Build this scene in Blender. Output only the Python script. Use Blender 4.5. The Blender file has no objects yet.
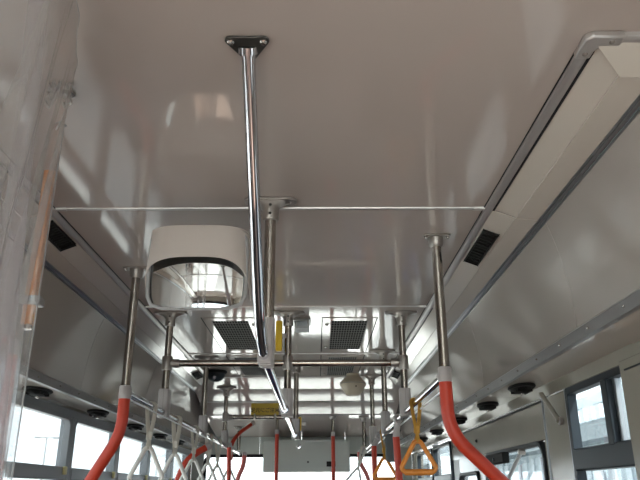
import bpy, bmesh, math, random
from mathutils import Vector, Matrix

random.seed(7)
R = math.radians
S = bpy.context.scene
COL = S.collection

# ------------------------------------------------------------------ camera
H0 = 1.40                      # camera height above the bus floor
FPX = 674.0                    # focal length in pixels of the 640x480 frame
PITCH, YAW, ROLL = 20.6, -0.34, -0.25
cam_d = bpy.data.cameras.new('camera')
cam_d.sensor_width = 36.0
cam_d.lens = FPX / 640 * 36.0
cam_d.clip_start = 0.02
cam = bpy.data.objects.new('camera', cam_d)
COL.objects.link(cam)
CAMROT = (Matrix.Rotation(R(YAW), 3, 'Z') @ Matrix.Rotation(R(90 + PITCH), 3, 'X')
          @ Matrix.Rotation(R(ROLL), 3, 'Z'))
cam.matrix_world = Matrix.Translation((0, 0, H0)) @ CAMROT.to_4x4()
S.camera = cam

# ------------------------------------------------------------------ sky, exposure
W = bpy.data.worlds.new('world')
S.world = W
W.use_nodes = True
bg = W.node_tree.nodes['Background']
bg.inputs['Color'].default_value = (0.93, 0.97, 1.0, 1)
bg.inputs['Strength'].default_value = 2.6
sun_d = bpy.data.lights.new('sun', 'SUN')
sun_d.energy = 16.0
sun_d.angle = R(1.5)
sun_d.color = (1.0, 0.95, 0.88)
sun = bpy.data.objects.new('sun', sun_d)
COL.objects.link(sun)
sun.rotation_euler = Vector((-0.40, 0.56, -0.72)).to_track_quat('-Z', 'Y').to_euler()
S.view_settings.view_transform = 'Standard'
S.view_settings.look = 'None'
S.view_settings.gamma = 1.0
S.view_settings.use_curve_mapping = False
S.view_settings.exposure = 0.75
S.cycles.max_bounces = 14
S.cycles.diffuse_bounces = 6
S.cycles.glossy_bounces = 6
S.cycles.transparent_max_bounces = 16
S.cycles.sample_clamp_indirect = 6.0
S.cycles.caustics_reflective = False
S.cycles.caustics_refractive = False


def pix(px, py, x=None, y=None, z=None):
    """photo pixel -> point on the plane x=, y= or z= (z relative to the camera height)"""
    d = CAMROT @ Vector((px - 320, 240 - py, -FPX))
    t = x / d.x if x is not None else (y / d.y if y is not None else z / d.z)
    p = d * t
    return Vector((p.x, p.y, p.z + H0))


# ------------------------------------------------------------------ materials
MATS = {}


def mat(name, col, rough=0.5, metal=0.0, ior=1.5, coat=0.0, var=0.06, vscale=6.0,
        bump=0.0, bscale=40.0, rvar=0.0, emit=None, stretch=None):
    m = bpy.data.materials.new(name)
    m.use_nodes = True
    nt = m.node_tree
    b = nt.nodes['Principled BSDF']
    b.inputs['Roughness'].default_value = rough
    b.inputs['Metallic'].default_value = metal
    b.inputs['IOR'].default_value = ior
    b.inputs['Coat Weight'].default_value = coat
    b.inputs['Coat Roughness'].default_value = 0.05
    tc = nt.nodes.new('ShaderNodeTexCoord')
    src = tc.outputs['Object']
    if stretch:
        mp = nt.nodes.new('ShaderNodeMapping')
        mp.inputs['Scale'].default_value = stretch
        nt.links.new(src, mp.inputs['Vector'])
        src = mp.outputs['Vector']
    n = nt.nodes.new('ShaderNodeTexNoise')
    n.inputs['Scale'].default_value = vscale
    n.inputs['Detail'].default_value = 5
    nt.links.new(src, n.inputs['Vector'])
    mx = nt.nodes.new('ShaderNodeMix')
    mx.data_type = 'RGBA'
    mx.inputs['A'].default_value = (*[c * (1 - var) for c in col], 1)
    mx.inputs['B'].default_value = (*[min(1, c * (1 + var)) for c in col], 1)
    nt.links.new(n.outputs['Fac'], mx.inputs['Factor'])
    nt.links.new(mx.outputs['Result'], b.inputs['Base Color'])
    if rvar:
        mr = nt.nodes.new('ShaderNodeMapRange')
        mr.inputs['To Min'].default_value = max(0.01, rough - rvar)
        mr.inputs['To Max'].default_value = rough + rvar
        nt.links.new(n.outputs['Fac'], mr.inputs['Value'])
        nt.links.new(mr.outputs['Result'], b.inputs['Roughness'])
    if bump:
        n2 = nt.nodes.new('ShaderNodeTexNoise')
        n2.inputs['Scale'].default_value = bscale
        n2.inputs['Detail'].default_value = 2
        nt.links.new(src, n2.inputs['Vector'])
        bp = nt.nodes.new('ShaderNodeBump')
        bp.inputs['Strength'].default_value = bump
        bp.inputs['Distance'].default_value = 0.01
        nt.links.new(n2.outputs['Fac'], bp.inputs['Height'])
        nt.links.new(bp.outputs['Normal'], b.inputs['Normal'])
    if emit:
        b.inputs['Emission Color'].default_value = (*emit[:3], 1)
        b.inputs['Emission Strength'].default_value = emit[3]
    MATS[name] = m
    return m


def glassy(name, tint, haze=0.0, rough=0.02, ior=1.45, hazecol=(0.9, 0.9, 0.9)):
    """thin clear sheet: transparent + Fresnel gloss (+ a little milky haze)"""
    m = bpy.data.materials.new(name)
    m.use_nodes = True
    nt = m.node_tree
    for nd in list(nt.nodes):
        nt.nodes.remove(nd)
    out = nt.nodes.new('ShaderNodeOutputMaterial')
    tr = nt.nodes.new('ShaderNodeBsdfTransparent')
    tr.inputs['Color'].default_value = (*tint, 1)
    gl = nt.nodes.new('ShaderNodeBsdfGlossy')
    gl.inputs['Roughness'].default_value = rough
    fr = nt.nodes.new('ShaderNodeFresnel')
    ge = nt.nodes.new('ShaderNodeNewGeometry')      # same Fresnel on both faces of a thin sheet
    io = nt.nodes.new('ShaderNodeMapRange')
    io.inputs['To Min'].default_value = ior
    io.inputs['To Max'].default_value = 1.0 / ior
    nt.links.new(ge.outputs['Backfacing'], io.inputs['Value'])
    nt.links.new(io.outputs['Result'], fr.inputs['IOR'])
    mx = nt.nodes.new('ShaderNodeMixShader')
    nt.links.new(fr.outputs[0], mx.inputs[0])
    last = tr
    if haze:
        df = nt.nodes.new('ShaderNodeBsdfDiffuse')
        df.inputs['Color'].default_value = (*hazecol, 1)
        tl = nt.nodes.new('ShaderNodeBsdfTranslucent')
        tl.inputs['Color'].default_value = (*hazecol, 1)
        a = nt.nodes.new('ShaderNodeMixShader')
        a.inputs[0].default_value = 0.5
        nt.links.new(df.outputs[0], a.inputs[1])
        nt.links.new(tl.outputs[0], a.inputs[2])
        hz = nt.nodes.new('ShaderNodeMixShader')
        tc = nt.nodes.new('ShaderNodeTexCoord')
        ns = nt.nodes.new('ShaderNodeTexNoise')
        ns.inputs['Scale'].default_value = 5.0
        nt.links.new(tc.outputs['Object'], ns.inputs['Vector'])
        mr = nt.nodes.new('ShaderNodeMapRange')
        mr.inputs['To Min'].default_value = haze * 0.6
        mr.inputs['To Max'].default_value = haze * 1.4
        nt.links.new(ns.outputs['Fac'], mr.inputs['Value'])
        nt.links.new(mr.outputs['Result'], hz.inputs[0])
        nt.links.new(tr.outputs[0], hz.inputs[1])
        nt.links.new(a.outputs[0], hz.inputs[2])
        last = hz
    nt.links.new(last.outputs[0], mx.inputs[1])
    nt.links.new(gl.outputs[0], mx.inputs[2])
    nt.links.new(mx.outputs[0], out.inputs['Surface'])
    MATS[name] = m
    return m


M_CEIL = mat('ceiling_laminate', (0.46, 0.40, 0.37), 0.07, ior=1.55, var=0.03, vscale=2.0, bump=0.035, bscale=2.2)
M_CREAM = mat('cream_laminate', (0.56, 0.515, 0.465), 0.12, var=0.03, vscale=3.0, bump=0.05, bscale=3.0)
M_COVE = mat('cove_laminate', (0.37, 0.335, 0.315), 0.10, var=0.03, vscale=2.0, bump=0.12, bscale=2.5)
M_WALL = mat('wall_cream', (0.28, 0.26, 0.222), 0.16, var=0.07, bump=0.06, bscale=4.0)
M_TRIM = mat('satin_trim', (0.50, 0.475, 0.47), 0.3, metal=0.6, var=0.05)
M_ALU = mat('brushed_aluminium', (0.62, 0.63, 0.65), 0.3, metal=1.0, var=0.06, vscale=30)
M_RAIL = mat('grey_rail', (0.30, 0.32, 0.34), 0.35, metal=0.8, var=0.06)
M_EDGE = mat('edge_rail_grey', (0.24, 0.24, 0.245), 0.35, metal=0.3, var=0.06)
M_STEEL = mat('stainless_pole', (0.40, 0.365, 0.33), 0.15, metal=1.0, var=0.08, vscale=3, rvar=0.05)
M_CHROME = mat('chrome_tube', (0.66, 0.66, 0.70), 0.06, metal=1.0, var=0.02)
M_BAR = mat('strap_bar_steel', (0.32, 0.32, 0.34), 0.1, metal=1.0, var=0.03)
M_CLAMP = mat('clamp_grey_plastic', (0.46, 0.43, 0.43), 0.4, var=0.04)
M_CAST = mat('cast_bracket', (0.36, 0.33, 0.31), 0.35, metal=0.7, var=0.1, vscale=25)
M_DARKPLATE = mat('dark_flange', (0.05, 0.048, 0.045), 0.3, metal=0.3, var=0.1)
M_BOLT = mat('bolt_steel', (0.6, 0.57, 0.54), 0.25, metal=1.0)
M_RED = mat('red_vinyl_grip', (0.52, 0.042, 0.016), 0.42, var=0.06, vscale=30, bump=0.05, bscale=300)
M_PINK = mat('pinkish_red_grip', (0.62, 0.16, 0.14), 0.45, var=0.06)  # paler, pinker red than the other grips
M_TAN = mat('tan_sleeve', (0.55, 0.20, 0.045), 0.45, var=0.12, vscale=14, stretch=(3, 3, 0.4))
M_BLACK = mat('black_plastic', (0.014, 0.014, 0.014), 0.65, var=0.1)
M_VOID = mat('duct_dark', (0.012, 0.012, 0.012), 0.8, var=0.1)
M_GRILLE = mat('grille_grey', (0.22, 0.22, 0.21), 0.75, var=0.05)
M_PANEL = mat('return_panel_grey', (0.36, 0.35, 0.335), 0.25, var=0.04)
M_FRAME = mat('window_frame_dark', (0.03, 0.037, 0.045), 0.4, metal=0.3, var=0.08)
M_PILLAR = mat('pillar_grey', (0.20, 0.21, 0.225), 0.4, var=0.05)
M_GASKET = mat('rubber_gasket', (0.02, 0.022, 0.025), 0.5, var=0.1)
M_STRAPW = mat('white_strap', (0.66, 0.62, 0.55), 0.6, var=0.08, vscale=40)
M_HANDW = mat('white_handle', (0.78, 0.76, 0.72), 0.35, var=0.03)
M_STRAPO = mat('ochre_strap', (0.62, 0.33, 0.05), 0.6, var=0.1, vscale=40)
M_HANDO = mat('orange_handle', (0.78, 0.27, 0.035), 0.35, var=0.04)
M_HOOD = mat('beige_vinyl_hood', (0.62, 0.565, 0.53), 0.55, var=0.04, vscale=8, bump=0.08, bscale=30)
M_MIRROR = mat('mirror_glass', (0.80, 0.82, 0.82), 0.02, metal=1.0, var=0.01)
M_YELLOW = mat('yellow_sign', (0.52, 0.35, 0.03), 0.35, var=0.04)
M_YELLOW2 = mat('yellow_plate', (0.85, 0.55, 0.03), 0.4, var=0.03)
M_LATCH = mat('latch_cream', (0.55, 0.48, 0.24), 0.4, var=0.05)
M_SEAT = mat('seat_moquette', (0.035, 0.045, 0.10), 0.85, var=0.3, vscale=60)
M_INK = mat('sign_ink', (0.05, 0.03, 0.01), 0.5, var=0.02)
M_BEIGE = mat('beige_plastic', (0.62, 0.54, 0.42), 0.45, var=0.04)
M_GREYBOX = mat('grey_housing', (0.42, 0.43, 0.44), 0.4, var=0.05)
M_REAR = mat('rear_panel_grey', (0.47, 0.50, 0.47), 0.35, var=0.04)
M_BOUNCE = mat('bounce_floor', (0.52, 0.34, 0.27), 0.5, var=0.1, vscale=30)  # unseen front floor, coloured pale to throw light up at the ceiling
M_LOWER = mat('lower_wall_grey', (0.13, 0.12, 0.115), 0.5, var=0.05)
M_DKGREY = mat('dark_grey_shell', (0.07, 0.08, 0.085), 0.5, var=0.06)
M_FLOOR = mat('floor_vinyl', (0.065, 0.045, 0.04), 0.45, var=0.12, vscale=30)
M_OUTW = mat('shed_white', (0.62, 0.68, 0.72), 0.6, var=0.05, vscale=0.8)
M_OUTB = mat('shed_cladding', (0.45, 0.52, 0.56), 0.6, var=0.08, vscale=1.0)
M_OUTG = mat('shed_grey', (0.25, 0.29, 0.31), 0.6, var=0.06)
M_ASPH = mat('concrete_yard', (0.60, 0.59, 0.57), 0.9, var=0.15, vscale=0.6)
M_GSHADE = mat('shaded_yard', (0.20, 0.20, 0.20), 0.9, var=0.15, vscale=0.6)  # shade on the door side ground put into a darker colour
M_LAMPP = mat('lamp_post_paint', (0.16, 0.17, 0.18), 0.5, var=0.05)
for m_ in (M_FRAME, M_GASKET, M_BLACK, M_VOID):
    m_.node_tree.nodes['Principled BSDF'].inputs['Specular IOR Level'].default_value = 0.15
M_GLASS = glassy('window_glass', (0.90, 0.94, 0.94))
M_TINT = glassy('tinted_glass', (0.68, 0.72, 0.73))
M_VINYL = glassy('clear_vinyl', (0.90, 0.89, 0.89), haze=0.24, rough=0.05, ior=1.5, hazecol=(0.75, 0.72, 0.72))
M_CRUMP = glassy('crumpled_vinyl', (0.92, 0.92, 0.92), haze=0.30, rough=0.04, ior=1.6, hazecol=(0.9, 0.9, 0.9))
M_STREAK = glassy('streak_vinyl', (0.88, 0.87, 0.88), haze=0.22, rough=0.05, ior=1.5, hazecol=(0.85, 0.80, 0.82))
M_TAPE = glassy('clear_clamp', (0.75, 0.75, 0.75), haze=0.45, rough=0.2, hazecol=(0.7, 0.7, 0.7))


# ------------------------------------------------------------------ mesh building
class MB:
    def __init__(self):
        self.v, self.f = [], []

    def add(self, vs, fs):
        o = len(self.v)
        self.v += [Vector(p) for p in vs]
        self.f += [tuple(i + o for i in f) for f in fs]
        return self

    def box(self, lo, hi, rot=None, about=None):
        lo, hi = Vector(lo), Vector(hi)
        vs = [Vector((x, y, z)) for x in (lo.x, hi.x) for y in (lo.y, hi.y) for z in (lo.z, hi.z)]
        if rot is not None:
            c = Vector(about) if about is not None else (lo + hi) / 2
            vs = [rot @ (p - c) + c for p in vs]
        return self.add(vs, [(0, 1, 3, 2), (4, 6, 7, 5), (0, 4, 5, 1), (2, 3, 7, 6), (0, 2, 6, 4), (1, 5, 7, 3)])

    def tube(self, path, r, seg=14, closed=False, flat=None, caps=True):
        """sweep a circle (or ellipse flat=(a,b) with up vector) along a polyline"""
        P = [Vector(p) for p in path]
        n = len(P)
        rs = r if isinstance(r, (list, tuple)) else [r] * n
        T = []
        for i in range(n):
            if closed:
                t = P[(i + 1) % n] - P[i - 1]
            else:
                t = P[min(i + 1, n - 1)] - P[max(i - 1, 0)]
            T.append(t.normalized())
        u = T[0].orthogonal().normalized()
        if flat:
            u = (flat[2] - T[0] * flat[2].dot(T[0])).normalized()
        vs, fs = [], []
        for i in range(n):
            u = (u - T[i] * u.dot(T[i]))
            if flat:
                u = flat[2] - T[i] * flat[2].dot(T[i])
            u.normalize()
            w = T[i].cross(u)
            for k in range(seg):
                a = 2 * math.pi * k / seg
                if flat:
                    vs.append(P[i] + u * (flat[0] * math.cos(a)) + w * (flat[1] * math.sin(a)))
                else:
                    vs.append(P[i] + (u * math.cos(a) + w * math.sin(a)) * rs[i])
        m = n if closed else n - 1
        for i in range(m):
            j = (i + 1) % n
            for k in range(seg):
                l = (k + 1) % seg
                fs.append((i * seg + k, i * seg + l, j * seg + l, j * seg + k))
        if not closed and caps:
            fs.append(tuple(range(seg))[::-1])
            fs.append(tuple((n - 1) * seg + k for k in range(seg)))
        return self.add(vs, fs)

    def lathe(self, c, prof, axis=(0, 0, 1), seg=18, sx=1.0, sy=1.0):
        """prof: (radius, height along axis)"""
        ax = Vector(axis).normalized()
        u = Vector((1, 0, 0)) if abs(ax.x) < 0.9 else Vector((0, 1, 0))
        u = (u - ax * u.dot(ax)).normalized()
        w = ax.cross(u)
        c = Vector(c)
        vs, fs = [], []
        for r_, h in prof:
            for k in range(seg):
                a = 2 * math.pi * k / seg
                vs.append(c + ax * h + u * (r_ * sx * math.cos(a)) + w * (r_ * sy * math.sin(a)))
        for i in range(len(prof) - 1):
            for k in range(seg):
                l = (k + 1) % seg
                fs.append((i * seg + k, i * seg + l, (i + 1) * seg + l, (i + 1) * seg + k))
        fs.append(tuple(range(seg))[::-1])
        fs.append(tuple((len(prof) - 1) * seg + k for k in range(seg)))
        return self.add(vs, fs)

    def prism(self, poly, d0, d1, plane='xz'):
        """extrude a polygon: plane 'xz' along y, 'xy' along z, 'yz' along x"""
        def mk(a, b, d):
            return {'xz': (a, d, b), 'xy': (a, b, d), 'yz': (d, a, b)}[plane]
        n = len(poly)
        vs = [mk(a, b, d0) for a, b in poly] + [mk(a, b, d1) for a, b in poly]
        fs = [tuple(range(n))[::-1], tuple(range(n, 2 * n))]
        fs += [(i, (i + 1) % n, n + (i + 1) % n, n + i) for i in range(n)]
        return self.add(vs, fs)

    def ring(self, outer, inner, d0, d1, plane='xz'):
        """extruded frame between two polygons with equal point counts"""
        def mk(a, b, d):
            return {'xz': (a, d, b), 'xy': (a, b, d), 'yz': (d, a, b)}[plane]
        n = len(outer)
        vs = [mk(a, b, d) for d in (d0, d1) for pl in (outer, inner) for a, b in pl]
        fs = []
        for i in range(n):
            j = (i + 1) % n
            o0, i0, o1, i1 = 0, n, 2 * n, 3 * n
            fs += [(o0 + i, o0 + j, i0 + j, i0 + i), (o1 + i, i1 + i, i1 + j, o1 + j),
                   (o0 + i, o1 + i, o1 + j, o0 + j), (i0 + i, i0 + j, i1 + j, i1 + i)]
        return self.add(vs, fs)

    def sheet(self, rows, thick=0.0):
        """grid of points rows[i][j]"""
        n, m = len(rows), len(rows[0])
        vs = [p for r_ in rows for p in r_]
        fs = [(i * m + j, i * m + j + 1, (i + 1) * m + j + 1, (i + 1) * m + j)
              for i in range(n - 1) for j in range(m - 1)]
        return self.add(vs, fs)

    def build(self, name, m, parent=None, smooth=True, bevel=0.0, solid=0.0, angle=38):
        o0 = ORG.get(parent.name, Vector()) if parent else Vector()
        me = bpy.data.meshes.new(name)
        me.from_pydata([p - o0 for p in self.v], [], self.f)
        bm = bmesh.new()
        bm.from_mesh(me)
        bmesh.ops.remove_doubles(bm, verts=bm.verts, dist=1e-6)
        bmesh.ops.recalc_face_normals(bm, faces=bm.faces)
        if solid:
            bmesh.ops.solidify(bm, geom=bm.faces[:], thickness=solid)
            bmesh.ops.recalc_face_normals(bm, faces=bm.faces)
        bm.to_mesh(me)
        bm.free()
        if smooth:
            me.polygons.foreach_set('use_smooth', [True] * len(me.polygons))
            me.set_sharp_from_angle(angle=R(angle))
        me.materials.append(m)
        o = bpy.data.objects.new(name, me)
        COL.objects.link(o)
        if parent:
            o.parent = parent
            ORG[o.name] = o0.copy()
        else:
            ORG[o.name] = Vector()
        if bevel:
            md = o.modifiers.new('edges', 'BEVEL')
            md.width = bevel
            md.segments = 2
            md.limit_method = 'ANGLE'
            md.angle_limit = R(40)
        return o


ORG = {}


def root(name, loc=(0, 0, 0), label=None, cat=None, group=None, kind=None):
    o = bpy.data.objects.new(name, None)
    o.empty_display_size = 0.05
    COL.objects.link(o)
    o.location = loc
    ORG[o.name] = Vector(loc)
    return tag(o, label, cat, group, kind)


def tag(o, label=None, cat=None, group=None, kind=None):
    if label:
        o['label'] = label
    if cat:
        o['category'] = cat
    if group:
        o['group'] = group
    if kind:
        o['kind'] = kind
    return o


def copy_tree(o, parent=None):
    c = o.copy()
    COL.objects.link(c)
    c.parent = parent
    for ch in list(o.children):
        copy_tree(ch, c)
    return c


def fillet(pts, r, n=6):
    """round the corners of a polyline"""
    P = [Vector(p) for p in pts]
    out = [P[0]]
    for i in range(1, len(P) - 1):
        a, b, c = P[i - 1], P[i], P[i + 1]
        rr = min(r, (a - b).length * 0.48, (c - b).length * 0.48)
        p0 = b + (a - b).normalized() * rr
        p2 = b + (c - b).normalized() * rr
        for k in range(n + 1):
            t = k / n
            out.append(p0 * (1 - t) ** 2 + b * (2 * t * (1 - t)) + p2 * t * t)
    out.append(P[-1])
    return out


def rrect(a0, b0, a1, b1, r, n=5):
    """rounded rectangle polygon"""
    pts = []
    for (cx, cy, s) in ((a1 - r, b1 - r, 0), (a0 + r, b1 - r, 90), (a0 + r, b0 + r, 180), (a1 - r, b0 + r, 270)):
        for k in range(n + 1):
            a = R(s + 90 * k / n)
            pts.append((cx + r * math.cos(a), cy + r * math.sin(a)))
    return pts


# ================================================================== THE SETTING
CZ = 0.90 + H0                       # ceiling height
XL, XR = -0.89, 0.58                 # edges of the flat ceiling
WL, WR = -1.305, 0.995               # side walls
Y0, YB = -1.40, 7.40                 # front and rear walls
ZW = 0.385 + H0                      # top of the side windows
XC = (XL + XR) / 2

# ---- floor
floor = MB().box((WL - 0.1, 1.2, -0.08), (WR + 0.1, YB + 0.1, 0.0)).build('floor', M_FLOOR, smooth=False)
tag(floor, 'dark brown vinyl floor of the passenger cabin', None, None, 'structure')
floor2 = MB().box((WL - 0.1, Y0 - 0.1, -0.08), (WR + 0.1, 1.2, 0.0)).build('floor', M_BOUNCE, smooth=False)
tag(floor2, 'front floor, made pale to bounce light onto the ceiling', None, None, 'structure')

# ---- ceiling: laminated panels with joint strips
ceiling = root('ceiling', (0, 0, 0), 'glossy grey beige bus ceiling of wide panels', kind='structure')
JOINTS = [0.83, 2.09, 3.36, 4.60, 5.60]


def ceil_z(y):
    prof = [(-9, CZ), (5.60, CZ), (5.90, CZ - 0.055), (6.20, CZ - 0.125), (6.50, CZ - 0.210), (7.40, CZ - 0.340)]
    for (ya, za), (yb, zb) in zip(prof[:-1], prof[1:]):
        if y <= yb:
            return za + (zb - za) * (y - ya) / (yb - ya)
    return prof[-1][1]


edges = [Y0] + JOINTS
DUCT_Y = 1.175                       # the right air duct starts here
for a, b in zip(edges[:-1], edges[1:]):
    if b <= 0.9:
        MB().box((XL - 0.01, a, CZ), (WR + 0.02, b - 0.002, CZ + 0.02)).build('ceiling_panel', M_CEIL, ceiling, False)
    elif a < DUCT_Y:
        MB().prism([(XL - 0.01, a), (WR + 0.02, a), (WR + 0.02, DUCT_Y + 0.02), (XR + 0.01, DUCT_Y + 0.02),
                    (XR + 0.01, b - 0.002), (XL - 0.01, b - 0.002)], CZ, CZ + 0.02, 'xy').build(
            'ceiling_panel', M_CEIL, ceiling, False)
    else:
        MB().box((XL - 0.01, a, CZ), (XR + 0.01, b - 0.002, CZ + 0.02)).build('ceiling_panel', M_CEIL, ceiling, False)
# the rear end of the ceiling bends down
REAR = [(5.60, CZ), (5.90, CZ - 0.055), (6.20, CZ - 0.125), (6.50, CZ - 0.210), (7.40, CZ - 0.340)]
for (ya, za), (yb, zb) in zip(REAR[:-1], REAR[1:]):
    MB().prism([(ya, za), (yb, zb), (yb, zb + 0.02), (ya, za + 0.02)], WL + 0.25, WR - 0.25, 'yz').build(
        'ceiling_panel', M_CEIL, ceiling, False)
for i, y in enumerate(JOINTS + [6.20, 6.50]):
    z = ceil_z(y)
    x0, x1 = (XL + 0.005, XR - 0.005) if y < 6 else (XL - 0.12, XR + 0.12)
    pr = [(y - 0.009, z + 0.001), (y - 0.007, z - 0.004), (y + 0.007, z - 0.004), (y + 0.009, z + 0.001)]
    s = MB().prism(pr, x0 + 0.045, x1 - 0.045, 'yz').build('joint_strip', M_TRIM, ceiling)
    for xe0, xe1 in ((x0, x0 + 0.045), (x1 - 0.045, x1)):
        e = MB().prism([(y - 0.010, z + 0.001), (y - 0.008, z - 0.006), (y + 0.008, z - 0.006), (y + 0.010, z + 0.001)],
                       xe0, xe1, 'yz').build('strip_end_cap', M_TRIM, s)

# outer roof skin above the panels
roof = MB().box((WL - 0.06, Y0 - 0.06, CZ + 0.10), (WR + 0.06, YB + 0.06, CZ + 0.14)).build('roof', M_LOWER, smooth=False)
tag(roof, 'outer roof skin above the ceiling panels', None, None, 'structure')

# ---- side profile: trim, duct panel, lamp strip panel, rail, curved cove, soffit
def mirx(x):
    return 2 * XC - x


P_A = (XR, 0.900)
P_B = (0.670, 0.865)
P_C = (0.745, 0.8585)
P_D = (0.772, 0.850)
P_ER = (0.825, 0.445)
P_FR = (WR, 0.440)
P_EL = (-1.160, 0.440)
P_FL = (WL, 0.436)


def cove_curve(a, b, n=8, sag=0.020):
    """slightly hollow curve from a to b in (x, z)"""
    pts = []
    dx, dz = b[0] - a[0], b[1] - a[1]
    L = math.hypot(dx, dz)
    nx, nz = -dz / L, dx / L
    if nz < 0:
        nx, nz = -nx, -nz
    for k in range(n + 1):
        t = k / n
        s = sag * 4 * t * (1 - t)
        pts.append((a[0] + dx * t + nx * s, a[1] + dz * t + nz * s))
    return pts


def strip(name, pts, y0, y1, m, parent, thick=0.004, ym=None):
    rows = [[Vector((x, y, z + H0)) for x, z in pts] for y in (y0, y1)]
    if ym:
        rows[0] = [Vector((x, yy, z + H0)) for (x, z), yy in zip(pts, ym)]
    return MB().sheet(rows).build(name, m, parent, True, 0, thick, angle=25)


wall_left = root('wall_left', (0, 0, 0), 'cream side wall and coving on the driver side of the bus', kind='structure')
wall_right = root('wall_right', (0, 0, 0), 'cream side wall and coving on the door side of the bus', kind='structure')
MA = lambda p: (mirx(p[0]), p[1])
SEG = [Y0, 0.83, 2.09, 3.36, 4.60, 5.90, YB]
for a, b in zip(SEG[:-1], SEG[1:]):
    g = 0.0015
    strip('duct_panel', [MA(P_A), MA(P_B)], a + g, b - g, M_CREAM, wall_left)
    strip('lamp_strip_panel', [MA(P_B), MA(P_C)], a + g, b - g, M_CREAM, wall_left)
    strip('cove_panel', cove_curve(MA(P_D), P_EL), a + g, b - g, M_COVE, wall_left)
    strip('soffit_panel', [P_EL, P_FL], a + g, b - g, M_CREAM, wall_left)
    if b > DUCT_Y:
        a2 = max(a, DUCT_Y)
        first = a < DUCT_Y
        strip('duct_panel', [P_A, P_B], a2 + g, b - g, M_CREAM, wall_right, ym=(DUCT_Y, DUCT_Y + 0.09) if first else None)
        y2 = DUCT_Y + 0.09 if first else a
        strip('lamp_strip_panel', [P_B, P_C], y2 + g, b - g, M_CREAM, wall_right)
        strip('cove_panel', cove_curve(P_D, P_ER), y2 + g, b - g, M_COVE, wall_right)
        strip('soffit_panel', [P_ER, P_FR], y2 + g, b - g, M_CREAM, wall_right)
# mitred end of the right duct
rows = [[Vector((P_A[0], DUCT_Y, CZ)), Vector((WR, DUCT_Y, CZ))],
        [Vector((P_B[0], DUCT_Y + 0.09, P_B[1] + H0)), Vector((WR, DUCT_Y + 0.09, P_B[1] + H0))]]
MB().sheet(rows).build('duct_end_panel', M_CREAM, wall_right, True, 0, 0.01)
MB().prism([(P_C[0], P_B[1] + H0)] + [(x, z + H0) for x, z in cove_curve(P_D, P_ER)] +
           [(P_FR[0], P_FR[1] + H0), (WR + 0.0, P_B[1] + H0)], DUCT_Y + 0.075, DUCT_Y + 0.089, 'xz').build(
    'duct_end_cap', M_CREAM, wall_right, False)


def rail_profile(pts, y0, y1, name, m, parent):
    return MB().prism([(x, z + H0) for x, z in pts], y0, y1, 'xz').build(name, m, parent, True)


for par, f, y0 in ((wall_right, lambda p: p, DUCT_Y + 0.095), (wall_left, MA, Y0)):
    # grooved aluminium rail between the lamp strip and the cove: three ribs
    for k, (xa, xb, dz) in enumerate(((0.743, 0.751, 0.0), (0.752, 0.761, -0.002), (0.762, 0.775, -0.007))):
        rail_profile([f((xa, 0.853 + dz)), f((xb, 0.851 + dz)), f((xb, 0.872)), f((xa, 0.872))], y0, YB,
                     'lamp_rail_rib', M_RAIL if k != 1 else M_ALU, par)
# lower edge rails of the coves
def edge_rail(e, inward, par, y0):
    x, z = e
    s = inward
    o = rail_profile([(x - s * 0.012, z + 0.034), (x - s * 0.016, z + 0.030), (x - s * 0.012, z - 0.004), (x + s * 0.004, z - 0.006),
                      (x + s * 0.006, z + 0.006)], y0, YB, 'cove_edge_rail', M_EDGE, par)
    y = y0 + 0.2
    while y < YB:
        MB().lathe((x - s * 0.0145, y, z + 0.014 + H0), [(0.004, 0), (0.004, 0.003), (0.002, 0.005)], (-s, 0, -0.3), 8).build(
            'screw', M_BOLT, o)
        y += 0.25


edge_rail(P_ER, 1, wall_right, DUCT_Y + 0.095)
edge_rail(P_EL, -1, wall_left, Y0)

# ---- the satin trims along the ceiling edge
def trim(name, x, s, y0, label):
    z = CZ
    pr = [(x - s * 0.014, z + 0.002), (x - s * 0.012, z - 0.008), (x - s * 0.004, z - 0.013), (x + s * 0.007, z - 0.013),
          (x + s * 0.014, z - 0.010), (x + s * 0.014, z + 0.001)]
    o = MB().prism(pr, y0, 5.60, 'xz').build(name, M_TRIM)
    MB().prism([(x + s * 0.0142, z - 0.009), (x + s * 0.0142, z + 0.001), (x + s * 0.021, z - 0.001), (x + s * 0.021, z - 0.0115)],
               y0, 5.60, 'xz').build('shadow_strip', M_GASKET, o)  # dark strip standing in for the shadow between trim and duct panel
    MB().prism([(x - s * 0.0142, z - 0.004), (x - s * 0.0142, z + 0.001), (x - s * 0.0160, z + 0.001), (x - s * 0.0160, z - 0.003)],
               y0, 5.60, 'xz').build('shadow_strip', M_GASKET, o)  # thin dark strip for the shadow line on the ceiling side
    return tag(o, label, None, None, 'structure')


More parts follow.
